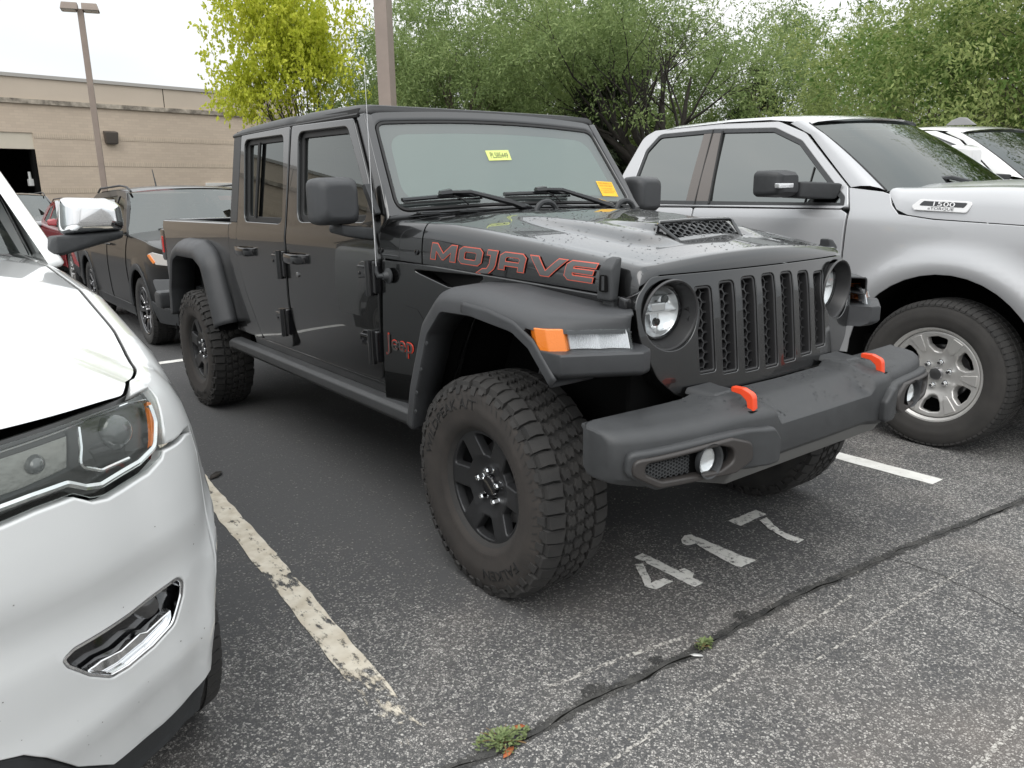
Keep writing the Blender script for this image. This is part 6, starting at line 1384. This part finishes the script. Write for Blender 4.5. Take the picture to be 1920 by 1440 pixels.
# ================================================================== cars further back
M_blk = mat('black_paint', (.005, .0055, .006), .3, spec=.12, coat=.5, coatr=.02); M_redp = mat('red_paint', (.30, .012, .018), .25, coat=1.); M_dkp = mat('charcoal_paint', (.03, .03, .033), .25, coat=1.)
M_cws = glass_mat('car_windscreen', (.20, .22, .22), 2.2)
def car(name, label, loc, paint, wheel_m, sc_=1., rails=True, clad=True, detail=True):
    """compact sport utility car; x forward from the front axle, +-y sides"""
    T = root(name, label, 'car', loc); T.scale = (sc_,)*3; wb = 2.70; Rw = .345
    def yy(z): return sm(z, [.25, .45, .75, .95, 1.06, 1.56], [.86, .895, .905, .89, .865, .66])
    def sd_(s, off=0.):
        def f(x, z):
            y = yy(z)+off
            if x > .35: y -= .42*(x-.35)**2
            if x < -3.2: y -= .2*(x+3.2)**2
            for xa in (0, -wb): y += .014*math.exp(-((math.hypot(x-xa, z-Rw)-.45)/.05)**2)
            return (x, s*y, z)
        return f
    ar = lambda xa, r_: [(xa+r_*math.cos(a), Rw+r_*math.sin(a)*1.05) for a in np.linspace(R(2), R(178), 17)]
    for s in (-1, 1):
        fl_ = s > 0
        bo = [(.86, .97), (.30, 1.045), (-.25, 1.075), (-.55, 1.085), (-3.3, 1.10), (-3.42, .95), (-3.45, .42)]+ar(-wb, .41)[::-1]+ar(0, .41)[::-1]+[(.50, .36), (.86, .40)]
        bs = panel('body_side', bo, sd_(s), step=.06, thick=.02, bev=.006, m=paint, parent=T, flip=fl_)
        if clad:
            for xa in (0, -wb):
                o_ = ar(xa, .455)[::-1]; i_ = ar(xa, .395); panel('arch_cladding', o_+i_, sd_(s, .010), step=.06, thick=.02, bev=.004, m=M_black, parent=bs, flip=fl_)
            panel('sill_cladding', [(-.42, .36), (-wb+.42, .36), (-wb+.42, .24), (-.42, .24)], sd_(s, .006), step=.1, thick=.02, bev=.004, m=M_black, parent=bs, flip=fl_)
        if detail:
            for pts in ([(-.46, .36), (-.50, .80), (-.46, 1.075)], [(-1.42, .36), (-1.42, 1.08)]):
                b = B(); b.tube([sd_(s, .0015)(*p) for p in resample(pts, .06, False)], .004, 4); b.obj('door_gap', M_dark, bs)
            for x in (-1.27, -2.12):
                b = B(); b.tube([sd_(s, .01)(x-.1, .96), sd_(s, .04)(x-.08, .965), sd_(s, .04)(x+.08, .965), sd_(s, .01)(x+.1, .96)], .012, 6); b.obj('door_handle', paint, bs)
        ou = fil([(-.50, 1.082, 0), (-.88, 1.38, .1), (-1.12, 1.515, .15), (-1.6, 1.545, .2), (-2.7, 1.515, .2), (-3.1, 1.40, .1), (-3.36, 1.10, 0)], .03, 4)
        h1 = fil([(-.72, 1.115, .02), (-1.10, 1.44, .05), (-1.40, 1.475, .03), (-1.40, 1.105, .02)], .02, 3); h2 = fil([(-1.48, 1.105, .02), (-1.48, 1.478, .03), (-2.25, 1.455, .03), (-2.30, 1.11, .02)], .02, 3); h3 = fil([(-2.38, 1.12, .02), (-2.34, 1.45, .03), (-2.75, 1.40, .05), (-3.0, 1.15, .02)], .02, 3)
        up = panel('cab_frame', ou, sd_(s, -.002), holes=[h1, h2, h3], step=.06, thick=.03, bev=.006, m=paint, parent=T, flip=fl_)
        for h in (h1, h2, h3): panel('side_glass', h, sd_(s, -.012), step=.1, thick=.004, bev=.001, m=M_winr, parent=up, flip=fl_)
        if rails:
            b = B(); b.tube([(-1.06, s*.645, 1.522), (-1.20, s*.65, 1.568), (-1.5, s*.655, 1.588), (-2.6, s*.655, 1.568), (-2.8, s*.65, 1.52)], .012, 6); b.obj('roof_rail', M_black, T)
        mr_ = bpy.data.objects.new('door_mirror', None); col.objects.link(mr_); mr_.parent = T
        b = B(); b.hull([(-.72, s*.93, 1.10), (-.60, s*.93, 1.10), (-.70, s*1.08, 1.11), (-.63, s*1.07, 1.11), (-.73, s*.93, 1.24), (-.63, s*.93, 1.23), (-.72, s*1.08, 1.22), (-.65, s*1.07, 1.21)], .03); b.obj('shell', paint, mr_)
        b = B(); b.box(-.70, -.62, min(s*.86, s*.95), max(s*.86, s*.95), 1.08, 1.12, .01); b.obj('arm', M_black, mr_)
        # front corner lamp
        panel('headlight', fil([(.40, .93, .02), (.55, .955, .02), (.86, .93, .02), (.86, .84, .02), (.62, .845, .04)], .02, 3), sd_(s, .006), step=.04, thick=.01, bev=.003, m=M_refl, parent=T, flip=fl_)
        panel('amber_marker', fil([(.43, .925), (.50, .935), (.62, .865), (.58, .850)], .008, 2), sd_(s, .012), step=.04, thick=.006, bev=.002, m=M_amber, parent=T, flip=fl_)
        panel('fog_trim', fil([(.52, .70), (.84, .72), (.84, .58), (.62, .52)], .03, 3), sd_(s, .010), step=.05, thick=.01, bev=.004, m=mat('fog_trim_grey', (.12, .125, .13), .4), parent=T, flip=fl_)
        panel('bumper_cladding', fil([(.44, .50), (.60, .44), (.86, .44), (.86, .28), (.50, .28)], .02, 3), sd_(s, .012), step=.05, thick=.02, bev=.004, m=M_black, parent=T, flip=fl_)
        panel('tail_light', fil([(-3.30, .98), (-3.05, .96), (-3.1, .84), (-3.34, .84)], .02, 3), sd_(s, .006), step=.05, thick=.01, bev=.003, m=M_red, parent=T, flip=fl_)
        for xa in (0, -wb):
            b = B(); hp = [(xa+.42*math.cos(a), Rw+.44*math.sin(a)) for a in np.linspace(R(-8), R(188), 13)]; b.grid([[(p[0], s*y_, p[1]) for y_ in (.88, .45)] for p in hp]); b.prism(hp, 'y', s*.44, s*.45); b.obj('wheel_house', M_dark, T)
    # hood
    rows = []
    for x, z in ((-.55, 1.085), (-.25, 1.085), (.1, 1.065), (.45, 1.03), (.72, .99), (.84, .955), (.86, .93)):
        hw = yy(1.04)-.01-(.42*(x-.35)**2 if x > .35 else 0); zg = float(np.interp(x, [-.55, -.25, .30, .86], [1.083, 1.073, 1.043, .93]))
        rows.append([(x+(.16*(1-(q)**2) if x > .5 else .05*(1-q*q)), hw*q, zg+(z+.035-zg)*(1-abs(q)**3.5)+.015*math.exp(-((abs(q)-.55)/.1)**2)) for q in np.linspace(-1, 1, 25)])
    b = B(); b.grid(rows); b.obj('hood', paint, T, 60)
    # nose
    rows = []
    for z in (.94, .86, .78, .62, .45, .28):
        hw = yy(.8)-.42*(.51)**2; rows.append([(.86+.16*(1-q*q)+(.02 if .4 < z < .8 else 0), hw*q, z) for q in np.linspace(-1, 1, 21)])
    b = B(); b.grid(rows); no_ = b.obj('nose', paint, T)
    b = B(); b.box(1.0, 1.035, -.45, .45, .80, .90, .01); b.obj('grille', M_black, no_)
    b = B(); b.box(.98, 1.05, -.5, .5, .36, .55, .02); b.obj('lower_grille', M_black, no_)
    # windscreen, roof, tail
    rows = [[(lerp(k, [0, 1], [-.50, -1.12])+.14*(1-q*q), lerp(k, [0, 1], [.84, .665])*q, lerp(k, [0, 1], [1.085, 1.505])+.03*(1-q*q)*k) for q in np.linspace(-1, 1, 17)] for k in np.linspace(0, 1, 6)]
    b = B(); b.grid(rows); b.obj('windscreen', M_cws, T)
    b = B(); b.box(-.56, -.42, -.70, .70, 1.07, 1.10, .01); b.tube([(-.48, -.55, 1.125), (-.42, .0, 1.145)], .01, 5); b.obj('wiper', M_black, T)
    rows = [[(x+.14*(1-q*q)*max(0, (x+1.5)/.4), .672*q, z+.045*(1-abs(q)**2.5)) for q in np.linspace(-1, 1, 17)] for x, z in ((-1.12, 1.505), (-1.3, 1.532), (-1.7, 1.545), (-2.4, 1.53), (-2.85, 1.48))]
    b = B(); b.grid(rows); b.obj('roof', paint, T)
    b = B(); b.grid([[(x, yy(z)*q*.97, z) for q in np.linspace(-1, 1, 9)] for x, z in ((-2.85, 1.50), (-3.30, 1.10), (-3.48, .80), (-3.50, .40))]); b.obj('tailgate', paint, T)
    b = B(); b.box(-3.3, .8, -.80, .80, .25, .40); b.box(-3.1, -.75, -.8, .8, .4, 1.0); b.obj('floor_pan', M_dark, T)
    for y in (-.36, .36):
        b = B(); b.box(-1.75, -1.55, y-.22, y+.22, .9, 1.36, .05); b.obj('seat', M_int, T)
    w0 = plain_wheel(T, (0, -.785, Rw), Rw, .22, .235, wheel_m, 9, wdeg=12, r0=.35)
    for (x, y, rz) in ((-wb, -.785, 0), (0, .785, PI), (-wb, .785, PI)): c_ = copy_tree(w0, T); c_.location = (x, y, Rw); c_.rotation_euler = (0, .3, rz)
    return T
M_bwhl = mat('black_machined', (.16, .16, .165), .22, metal=.9)
cmp_ = car('parked_car', 'black sport utility car with roof rails behind the dark grey pickup', (-6.26, .28, 0), M_blk, M_bwhl)
st = panel('windscreen_sticker', [(.30, 0), (.52, 0), (.52, .06), (.30, .06)], lambda u, v: (-1.0+.14*(1-(u/.7)**2)-v*1.2+.012, u-.05, 1.39+v*.8+.02), step=.2, thick=.001, bev=.0003, m=mat('sticker_red', (.75, .16, .08), .6), parent=cmp_)
b = B(); b.tube([(-2.5, -.02, 1.55), (-2.62, -.02, 1.80)], [.012, .006], 6); b.obj('antenna', M_black, cmp_)
car('parked_car', 'red car glimpsed behind the white car mirror', (-12.3, .50, 0), M_redp, M_alloy, .92, True, False, False)
car('parked_car', 'charcoal car with roof rails behind the red car', (-16.2, -.55, 0), M_dkp, M_alloy, 1.0, True, True, False)
# ================================================================== trees
def leaf_mat(name, cols, trans=.45):
    m = bpy.data.materials.new(name); m.use_nodes = True; t = m.node_tree; n = t.nodes; l = t.links; b_ = n['Principled BSDF']; b_.inputs['Roughness'].default_value = .6; b_.inputs['Specular IOR Level'].default_value = .25
    ge = n.new('ShaderNodeNewGeometry'); r_ = n.new('ShaderNodeValToRGB'); r_.color_ramp.elements[0].color = (*cols[0], 1); r_.color_ramp.elements[1].color = (*cols[-1], 1)
    for i, c_ in enumerate(cols[1:-1]): e = r_.color_ramp.elements.new((i+1)/(len(cols)-1)); e.color = (*c_, 1)
    tc_ = n.new('ShaderNodeTexCoord'); nz_ = n.new('ShaderNodeTexNoise'); nz_.inputs['Scale'].default_value = .7; nz_.inputs['Detail'].default_value = 3; l.new(tc_.outputs['Object'], nz_.inputs['Vector'])
    a1 = n.new('ShaderNodeMath'); a1.operation = 'MULTIPLY_ADD'; l.new(nz_.outputs[0], a1.inputs[0]); a1.inputs[1].default_value = 1.5
    a2 = n.new('ShaderNodeMath'); a2.operation = 'MULTIPLY_ADD'; l.new(ge.outputs['Random Per Island'], a2.inputs[0]); a2.inputs[1].default_value = .6; a2.inputs[2].default_value = -.55; l.new(a2.outputs[0], a1.inputs[2])
    l.new(a1.outputs[0], r_.inputs[0]); l.new(r_.outputs[0], b_.inputs['Base Color'])
    tl = n.new('ShaderNodeBsdfTranslucent'); l.new(r_.outputs[0], tl.inputs[0]); mx_ = n.new('ShaderNodeMixShader'); mx_.inputs[0].default_value = trans
    l.new(b_.outputs[0], mx_.inputs[1]); l.new(tl.outputs[0], mx_.inputs[2]); l.new(mx_.outputs[0], n['Material Output'].inputs[0]); return m
M_bark = mat('bark', (.07, .055, .042), .9, col2=(.14, .115, .09), vscale=6, bump=.8, bscale=20); M_barkd = mat('bark_dark', (.035, .03, .025), .9, var=.3, vscale=6)
def leaves_mesh(name, pts, dirs, ln, wd, jit=.6, droop=.2, rs=None):
    n = len(pts); r_ = rs; d = dirs+r_.normal(0, jit, (n, 3)); d[:, 2] -= droop; d /= np.linalg.norm(d, axis=1)[:, None]+1e-9
    s_ = np.cross(d, r_.normal(0, 1, (n, 3))); s_ /= np.linalg.norm(s_, axis=1)[:, None]+1e-9
    L_ = (ln*r_.uniform(.6, 1.3, n))[:, None]; W_ = (wd*r_.uniform(.7, 1.3, n))[:, None]
    v = np.empty((n, 4, 3)); v[:, 0] = pts; v[:, 1] = pts+d*L_*.45+s_*W_*.5; v[:, 2] = pts+d*L_; v[:, 3] = pts+d*L_*.45-s_*W_*.5
    me = bpy.data.meshes.new(name); me.vertices.add(n*4); me.vertices.foreach_set('co', v.reshape(-1)); me.loops.add(n*4); me.loops.foreach_set('vertex_index', np.arange(n*4, dtype=np.int32))
    me.polygons.add(n); me.polygons.foreach_set('loop_start', np.arange(0, n*4, 4, dtype=np.int32)); me.polygons.foreach_set('loop_total', np.full(n, 4, dtype=np.int32)); me.update(); me.validate(); return me
def tree(name, label, az_, dist, H, nmain, spread, fork, nleaf, ln, wd, lm, seed, group='trees along the edge of the lot', droop=.25, twig=.5, z0=0., bark=None, upr=.35, clump=.22, skirt=0., depth=4, thick=.021, gap=.4):
    rs = np.random.default_rng(seed); rd = random.Random(seed)
    p = (CP.x+dist*math.cos(R(az_)), CP.y+dist*math.sin(R(az_)), z0); r_ = root(name, label, 'tree', p, 0, group)
    tips = []; tdir = []; TV = []; TF = []
    def tube_raw(path, rr, n):
        up = None; k = len(path); b0 = len(TV)
        for i, p_ in enumerate(path):
            d = (path[min(i+1, k-1)]-path[max(i-1, 0)]).normalized(); up = d.orthogonal() if up is None else up; up = (up-d*up.dot(d)).normalized(); sd2 = d.cross(up)
            for j in range(n): a = 2*PI*j/n; TV.append(tuple(p_+(up*math.cos(a)+sd2*math.sin(a))*rr[i]))
            if i:
                for j in range(n): c_ = (j+1) % n; TF.append((b0+(i-1)*n+j, b0+(i-1)*n+c_, b0+i*n+c_, b0+i*n+j))
    def grow(q, d, L_, r0, dep):
        k = 5; path = [q]; rr = [r0]; dd = d.copy()
        for i in range(k):
            dd = (dd+Vector((rd.gauss(0, .13), rd.gauss(0, .13), rd.gauss(0, .10)))+Vector((0, 0, upr*.12 if dep < 3 else -.06*droop*4))).normalized(); q = q+dd*(L_/k); path.append(q); rr.append(r0*(1-(.62 if dep < 1 else .78)*(i+1)/k))
        tube_raw(path, rr, 8 if dep == 0 else (6 if dep < 2 else (5 if dep < 3 else 3)))
        if dep >= depth-1:
            for i in range(1, k+1): tips.append(path[i]); tdir.append(dd)
        if dep < depth:
            nch = nmain if dep == 0 else (4 if dep < 3 else 3)
            for c_ in range(nch):
                i = rd.randint(2, k) if dep else rd.randint(3, k); base = path[i]; ang = R(rd.uniform(22, 52))*(spread if dep < 2 else 1.15); a = 2*PI*(c_+rd.random()*.6)/nch
                o = dd.orthogonal().normalized(); o.rotate(Matrix.Rotation(a, 3, dd)); nd = (dd*math.cos(ang)+o*math.sin(ang)).normalized()
                grow(base, nd, L_*rd.uniform(.55, .80) if dep else L_*rd.uniform(.9, 1.35), rr[i]*rd.uniform(.5, .72), dep+1)
    grow(Vector((0, 0, 0)), Vector((0, 0, 1)), H*fork, H*thick, 0)
    me = bpy.data.meshes.new('trunk'); me.from_pydata(TV, [], TF); me.polygons.foreach_set('use_smooth', [True]*len(TF)); tr = put('trunk', me, r_, bark or M_bark)
    tp = np.array([tuple(t) for t in tips]); td = np.array([tuple(t) for t in tdir])
    if skirt:
        keep = (np.hypot(tp[:, 0], tp[:, 1]) > skirt) | (tp[:, 2] > H*.72); tp = tp[keep]; td = td[keep]
    sel = rs.permutation(len(tp))[:max(30, int(len(tp)*gap))]; i = sel[rs.integers(0, len(sel), nleaf//8)]; c0 = tp[i]+rs.normal(0, clump, (len(i), 3))*np.array([1, 1, .5])      # sprays
    i = np.repeat(i, 8); tt = np.tile(np.arange(8)/8., len(c0)); sd_ = td[i]*.4+np.repeat(rs.normal(0, .8, (len(c0), 3)), 8, 0); sd_[:, 2] -= droop*1.2; sd_ /= np.linalg.norm(sd_, axis=1)[:, None]
    pts = np.repeat(c0, 8, 0)+sd_*(tt*twig)[:, None]; pts[:, 2] -= droop*(tt**2)*twig*.5; pts += rs.normal(0, .02, pts.shape)
    put('crown', leaves_mesh('crown', pts, sd_*.9, ln, wd, .42, droop*.6, rs), r_, lm)
    return r_
def conifer(label, az_, dist, H, rad, seed, lm):
    rs = np.random.default_rng(seed); p = (CP.x+dist*math.cos(R(az_)), CP.y+dist*math.sin(R(az_)), 0); r_ = root('conifer_tree', label, 'tree', p, 0, 'conifers along the edge of the lot')
    b = B(); b.tube([(0, 0, 0), (0, 0, H*.5), (0, 0, H)], [H*.018, H*.012, .01], 8); P_ = []; D_ = []
    for k in range(int(H*13)):
        z = H*(.04+.94*rs.random()**1.15); L_ = rad*(1-z/H)**.8*rs.uniform(.6, 1.12)+.12; a = rs.uniform(0, 2*PI); d = np.array([math.cos(a), math.sin(a), 0])
        q = [np.array([0, 0, z])+d*L_*t+np.array([0, 0, -.35*L_*t**1.5+.18*L_*max(0, t-.7)]) for t in np.linspace(0, 1, 5)]
        b.tube([tuple(v) for v in q], [.03*(1-z/H)+.008, .02*(1-z/H)+.006, .012, .008, .004], 4, cap=False)
        m_ = int(150*L_+40); t = rs.uniform(.12, 1, m_); base = np.array([np.interp(t, np.linspace(0, 1, 5), [v[i] for v in q]) for i in range(3)]).T
        sidev = np.cross(d, [0, 0, 1]); base = base+sidev*(rs.normal(0, .16*L_, m_)*(1-t*.6))[:, None]; base[:, 2] += rs.normal(-.04, .06, m_); P_.append(base); D_.append(np.tile(d*.6, (m_, 1)))
    b.obj('trunk', M_barkd, r_, 60, wn=False); P_ = np.concatenate(P_); D_ = np.concatenate(D_)
    put('crown', leaves_mesh('crown', P_, D_, .20, .05, .5, .45, rs), r_, lm); return r_
M_loc = leaf_mat('locust_leaf', [(.13, .19, .07), (.24, .32, .12), (.37, .45, .19)]); M_loc2 = leaf_mat('locust_leaf_light', [(.16, .22, .07), (.29, .36, .12), (.44, .49, .19)])
M_yel = leaf_mat('yellow_green_leaf', [(.38, .44, .035), (.53, .58, .06), (.69, .70, .11)], .45); M_con = leaf_mat('conifer_needle', [(.018, .030, .014), (.034, .048, .022), (.055, .072, .035)], .1); M_dkg = leaf_mat('dark_leaf', [(.05, .08, .03), (.08, .12, .05), (.12, .16, .07)])
M_brt = leaf_mat('bright_leaf', [(.08, .15, .03), (.13, .21, .05), (.20, .28, .08)], .4)
tree('maple_tree', 'yellow green young tree above the roof of the dark grey pickup', 156.3, 18.0, 6.3, 11, .50, .34, 26000, .11, .075, M_yel, 17, droop=.12, twig=.32, clump=.14, gap=.42, upr=.8, bark=M_barkd).scale = (.66, .66, 1.0)
tree('locust_tree', 'feathery green tree right of the thick lamp post', 146.6, 22.0, 11.5, 8, 1.15, .20, 76000, .105, .036, M_loc, 22, clump=.20, droop=.16, twig=.4, gap=.26)
tree('locust_tree', 'large feathery tree with many bare stems above the silver truck', 129.8, 19.0, 13.5, 13, 1.0, .17, 56000, .10, .034, M_loc, 35, bark=M_barkd, upr=.5, clump=.20, droop=.16, twig=.4, skirt=1.5, thick=.026)
tree('locust_tree', 'light feathery tree beyond the white truck', 115.0, 19.0, 9.5, 9, 1.25, .20, 70000, .095, .032, M_loc2, 48, clump=.20, droop=.2, twig=.4, gap=.28)
tree('locust_tree', 'feathery tree between the lamp post and the dark conifer', 139.2, 25.0, 13.0, 9, 1.2, .18, 74000, .115, .040, M_loc2, 52, clump=.22, droop=.16, twig=.4, gap=.26)
tree('locust_tree', 'feathery tree rising behind the many stemmed one', 125.8, 25.0, 11.5, 9, 1.1, .2, 50000, .11, .038, M_loc, 57, clump=.2, droop=.16, twig=.4)
tree('locust_tree', 'tall feathery tree past the right edge mirrored in the silver truck windscreen', 101.5, 15.0, 11.0, 9, 1.2, .2, 60000, .085, .032, M_loc2, 58, clump=.2, droop=.2, twig=.4)
tree('broadleaf_tree', 'bright broad leaved tree at the far right edge', 107.6, 15.0, 6.6, 7, .8, .26, 24000, .08, .045, M_brt, 61, twig=.25, clump=.14)
tree('dark_tree', 'dark green tree just left of the thick lamp post', 152.2, 32.0, 8.0, 8, 1.0, .22, 30000, .20, .08, M_dkg, 71)
tree('dark_tree', 'dark green tree far behind the windscreen of the dark grey pickup', 143.0, 36.0, 9.5, 8, 1.3, .16, 34000, .22, .09, M_dkg, 72)
tree('dark_tree', 'dark green tree low behind the silver truck roof', 122.8, 33.0, 5.2, 8, 1.4, .14, 26000, .20, .08, M_dkg, 73)
tree('dark_tree', 'dark green tree low behind the white truck roof', 112.0, 30.0, 7.5, 8, 1.4, .14, 30000, .20, .08, M_dkg, 74)
conifer('dark conifer just right of the dark grey pickup windscreen', 136.2, 20.0, 4.7, 1.7, 81, M_con); conifer('dark conifer left of the many stemmed tree', 134.0, 25.0, 5.2, 2.0, 82, M_con)
conifer('dark conifer right of the many stemmed tree', 126.0, 26.0, 5.2, 2.2, 83, M_con); conifer('dark conifer low between the feathery trees', 122.0, 29.0, 5.0, 2.2, 84, M_con)
pp = (CP.x+22*math.cos(R(114.3)), CP.y+22*math.sin(R(114.3)), 0); r_ = root('wooden_pole', 'slim tan pole among the trees behind the white truck', 'pole', pp)
b = B(); b.tube([(0, 0, 0), (0, 0, 3.0), (0, 0, 5.0)], [.13, .12, .11], 10); b.obj('shaft', mat('pole_wood', (.26, .20, .14), .8), r_); b = B(); b.lathe([(.0001, 5.06), (.12, 5.0), (.12, 4.95)], ax='z', n=10); b.obj('cap', M_steel, r_)
# far hedge that closes the view under the crowns
rs = np.random.default_rng(5); a = rs.uniform(104, 158, 60000); d = 40+rs.normal(0, 1.6, 60000); z = rs.uniform(0, 1, 60000)**.8*(3.2+1.2*np.sin(a*1.3)+.8*np.sin(a*3.1+1)); P_ = np.stack([CP.x+d*np.cos(np.radians(a)), CP.y+d*np.sin(np.radians(a)), z], 1)
hg = put('hedge_belt', leaves_mesh('hedge_belt', P_, np.zeros((60000, 3)), .30, .16, 1., .1, rs), None, M_dkg); tag(hg, 'low belt of far undergrowth below the trees', 'undergrowth', kind='stuff')
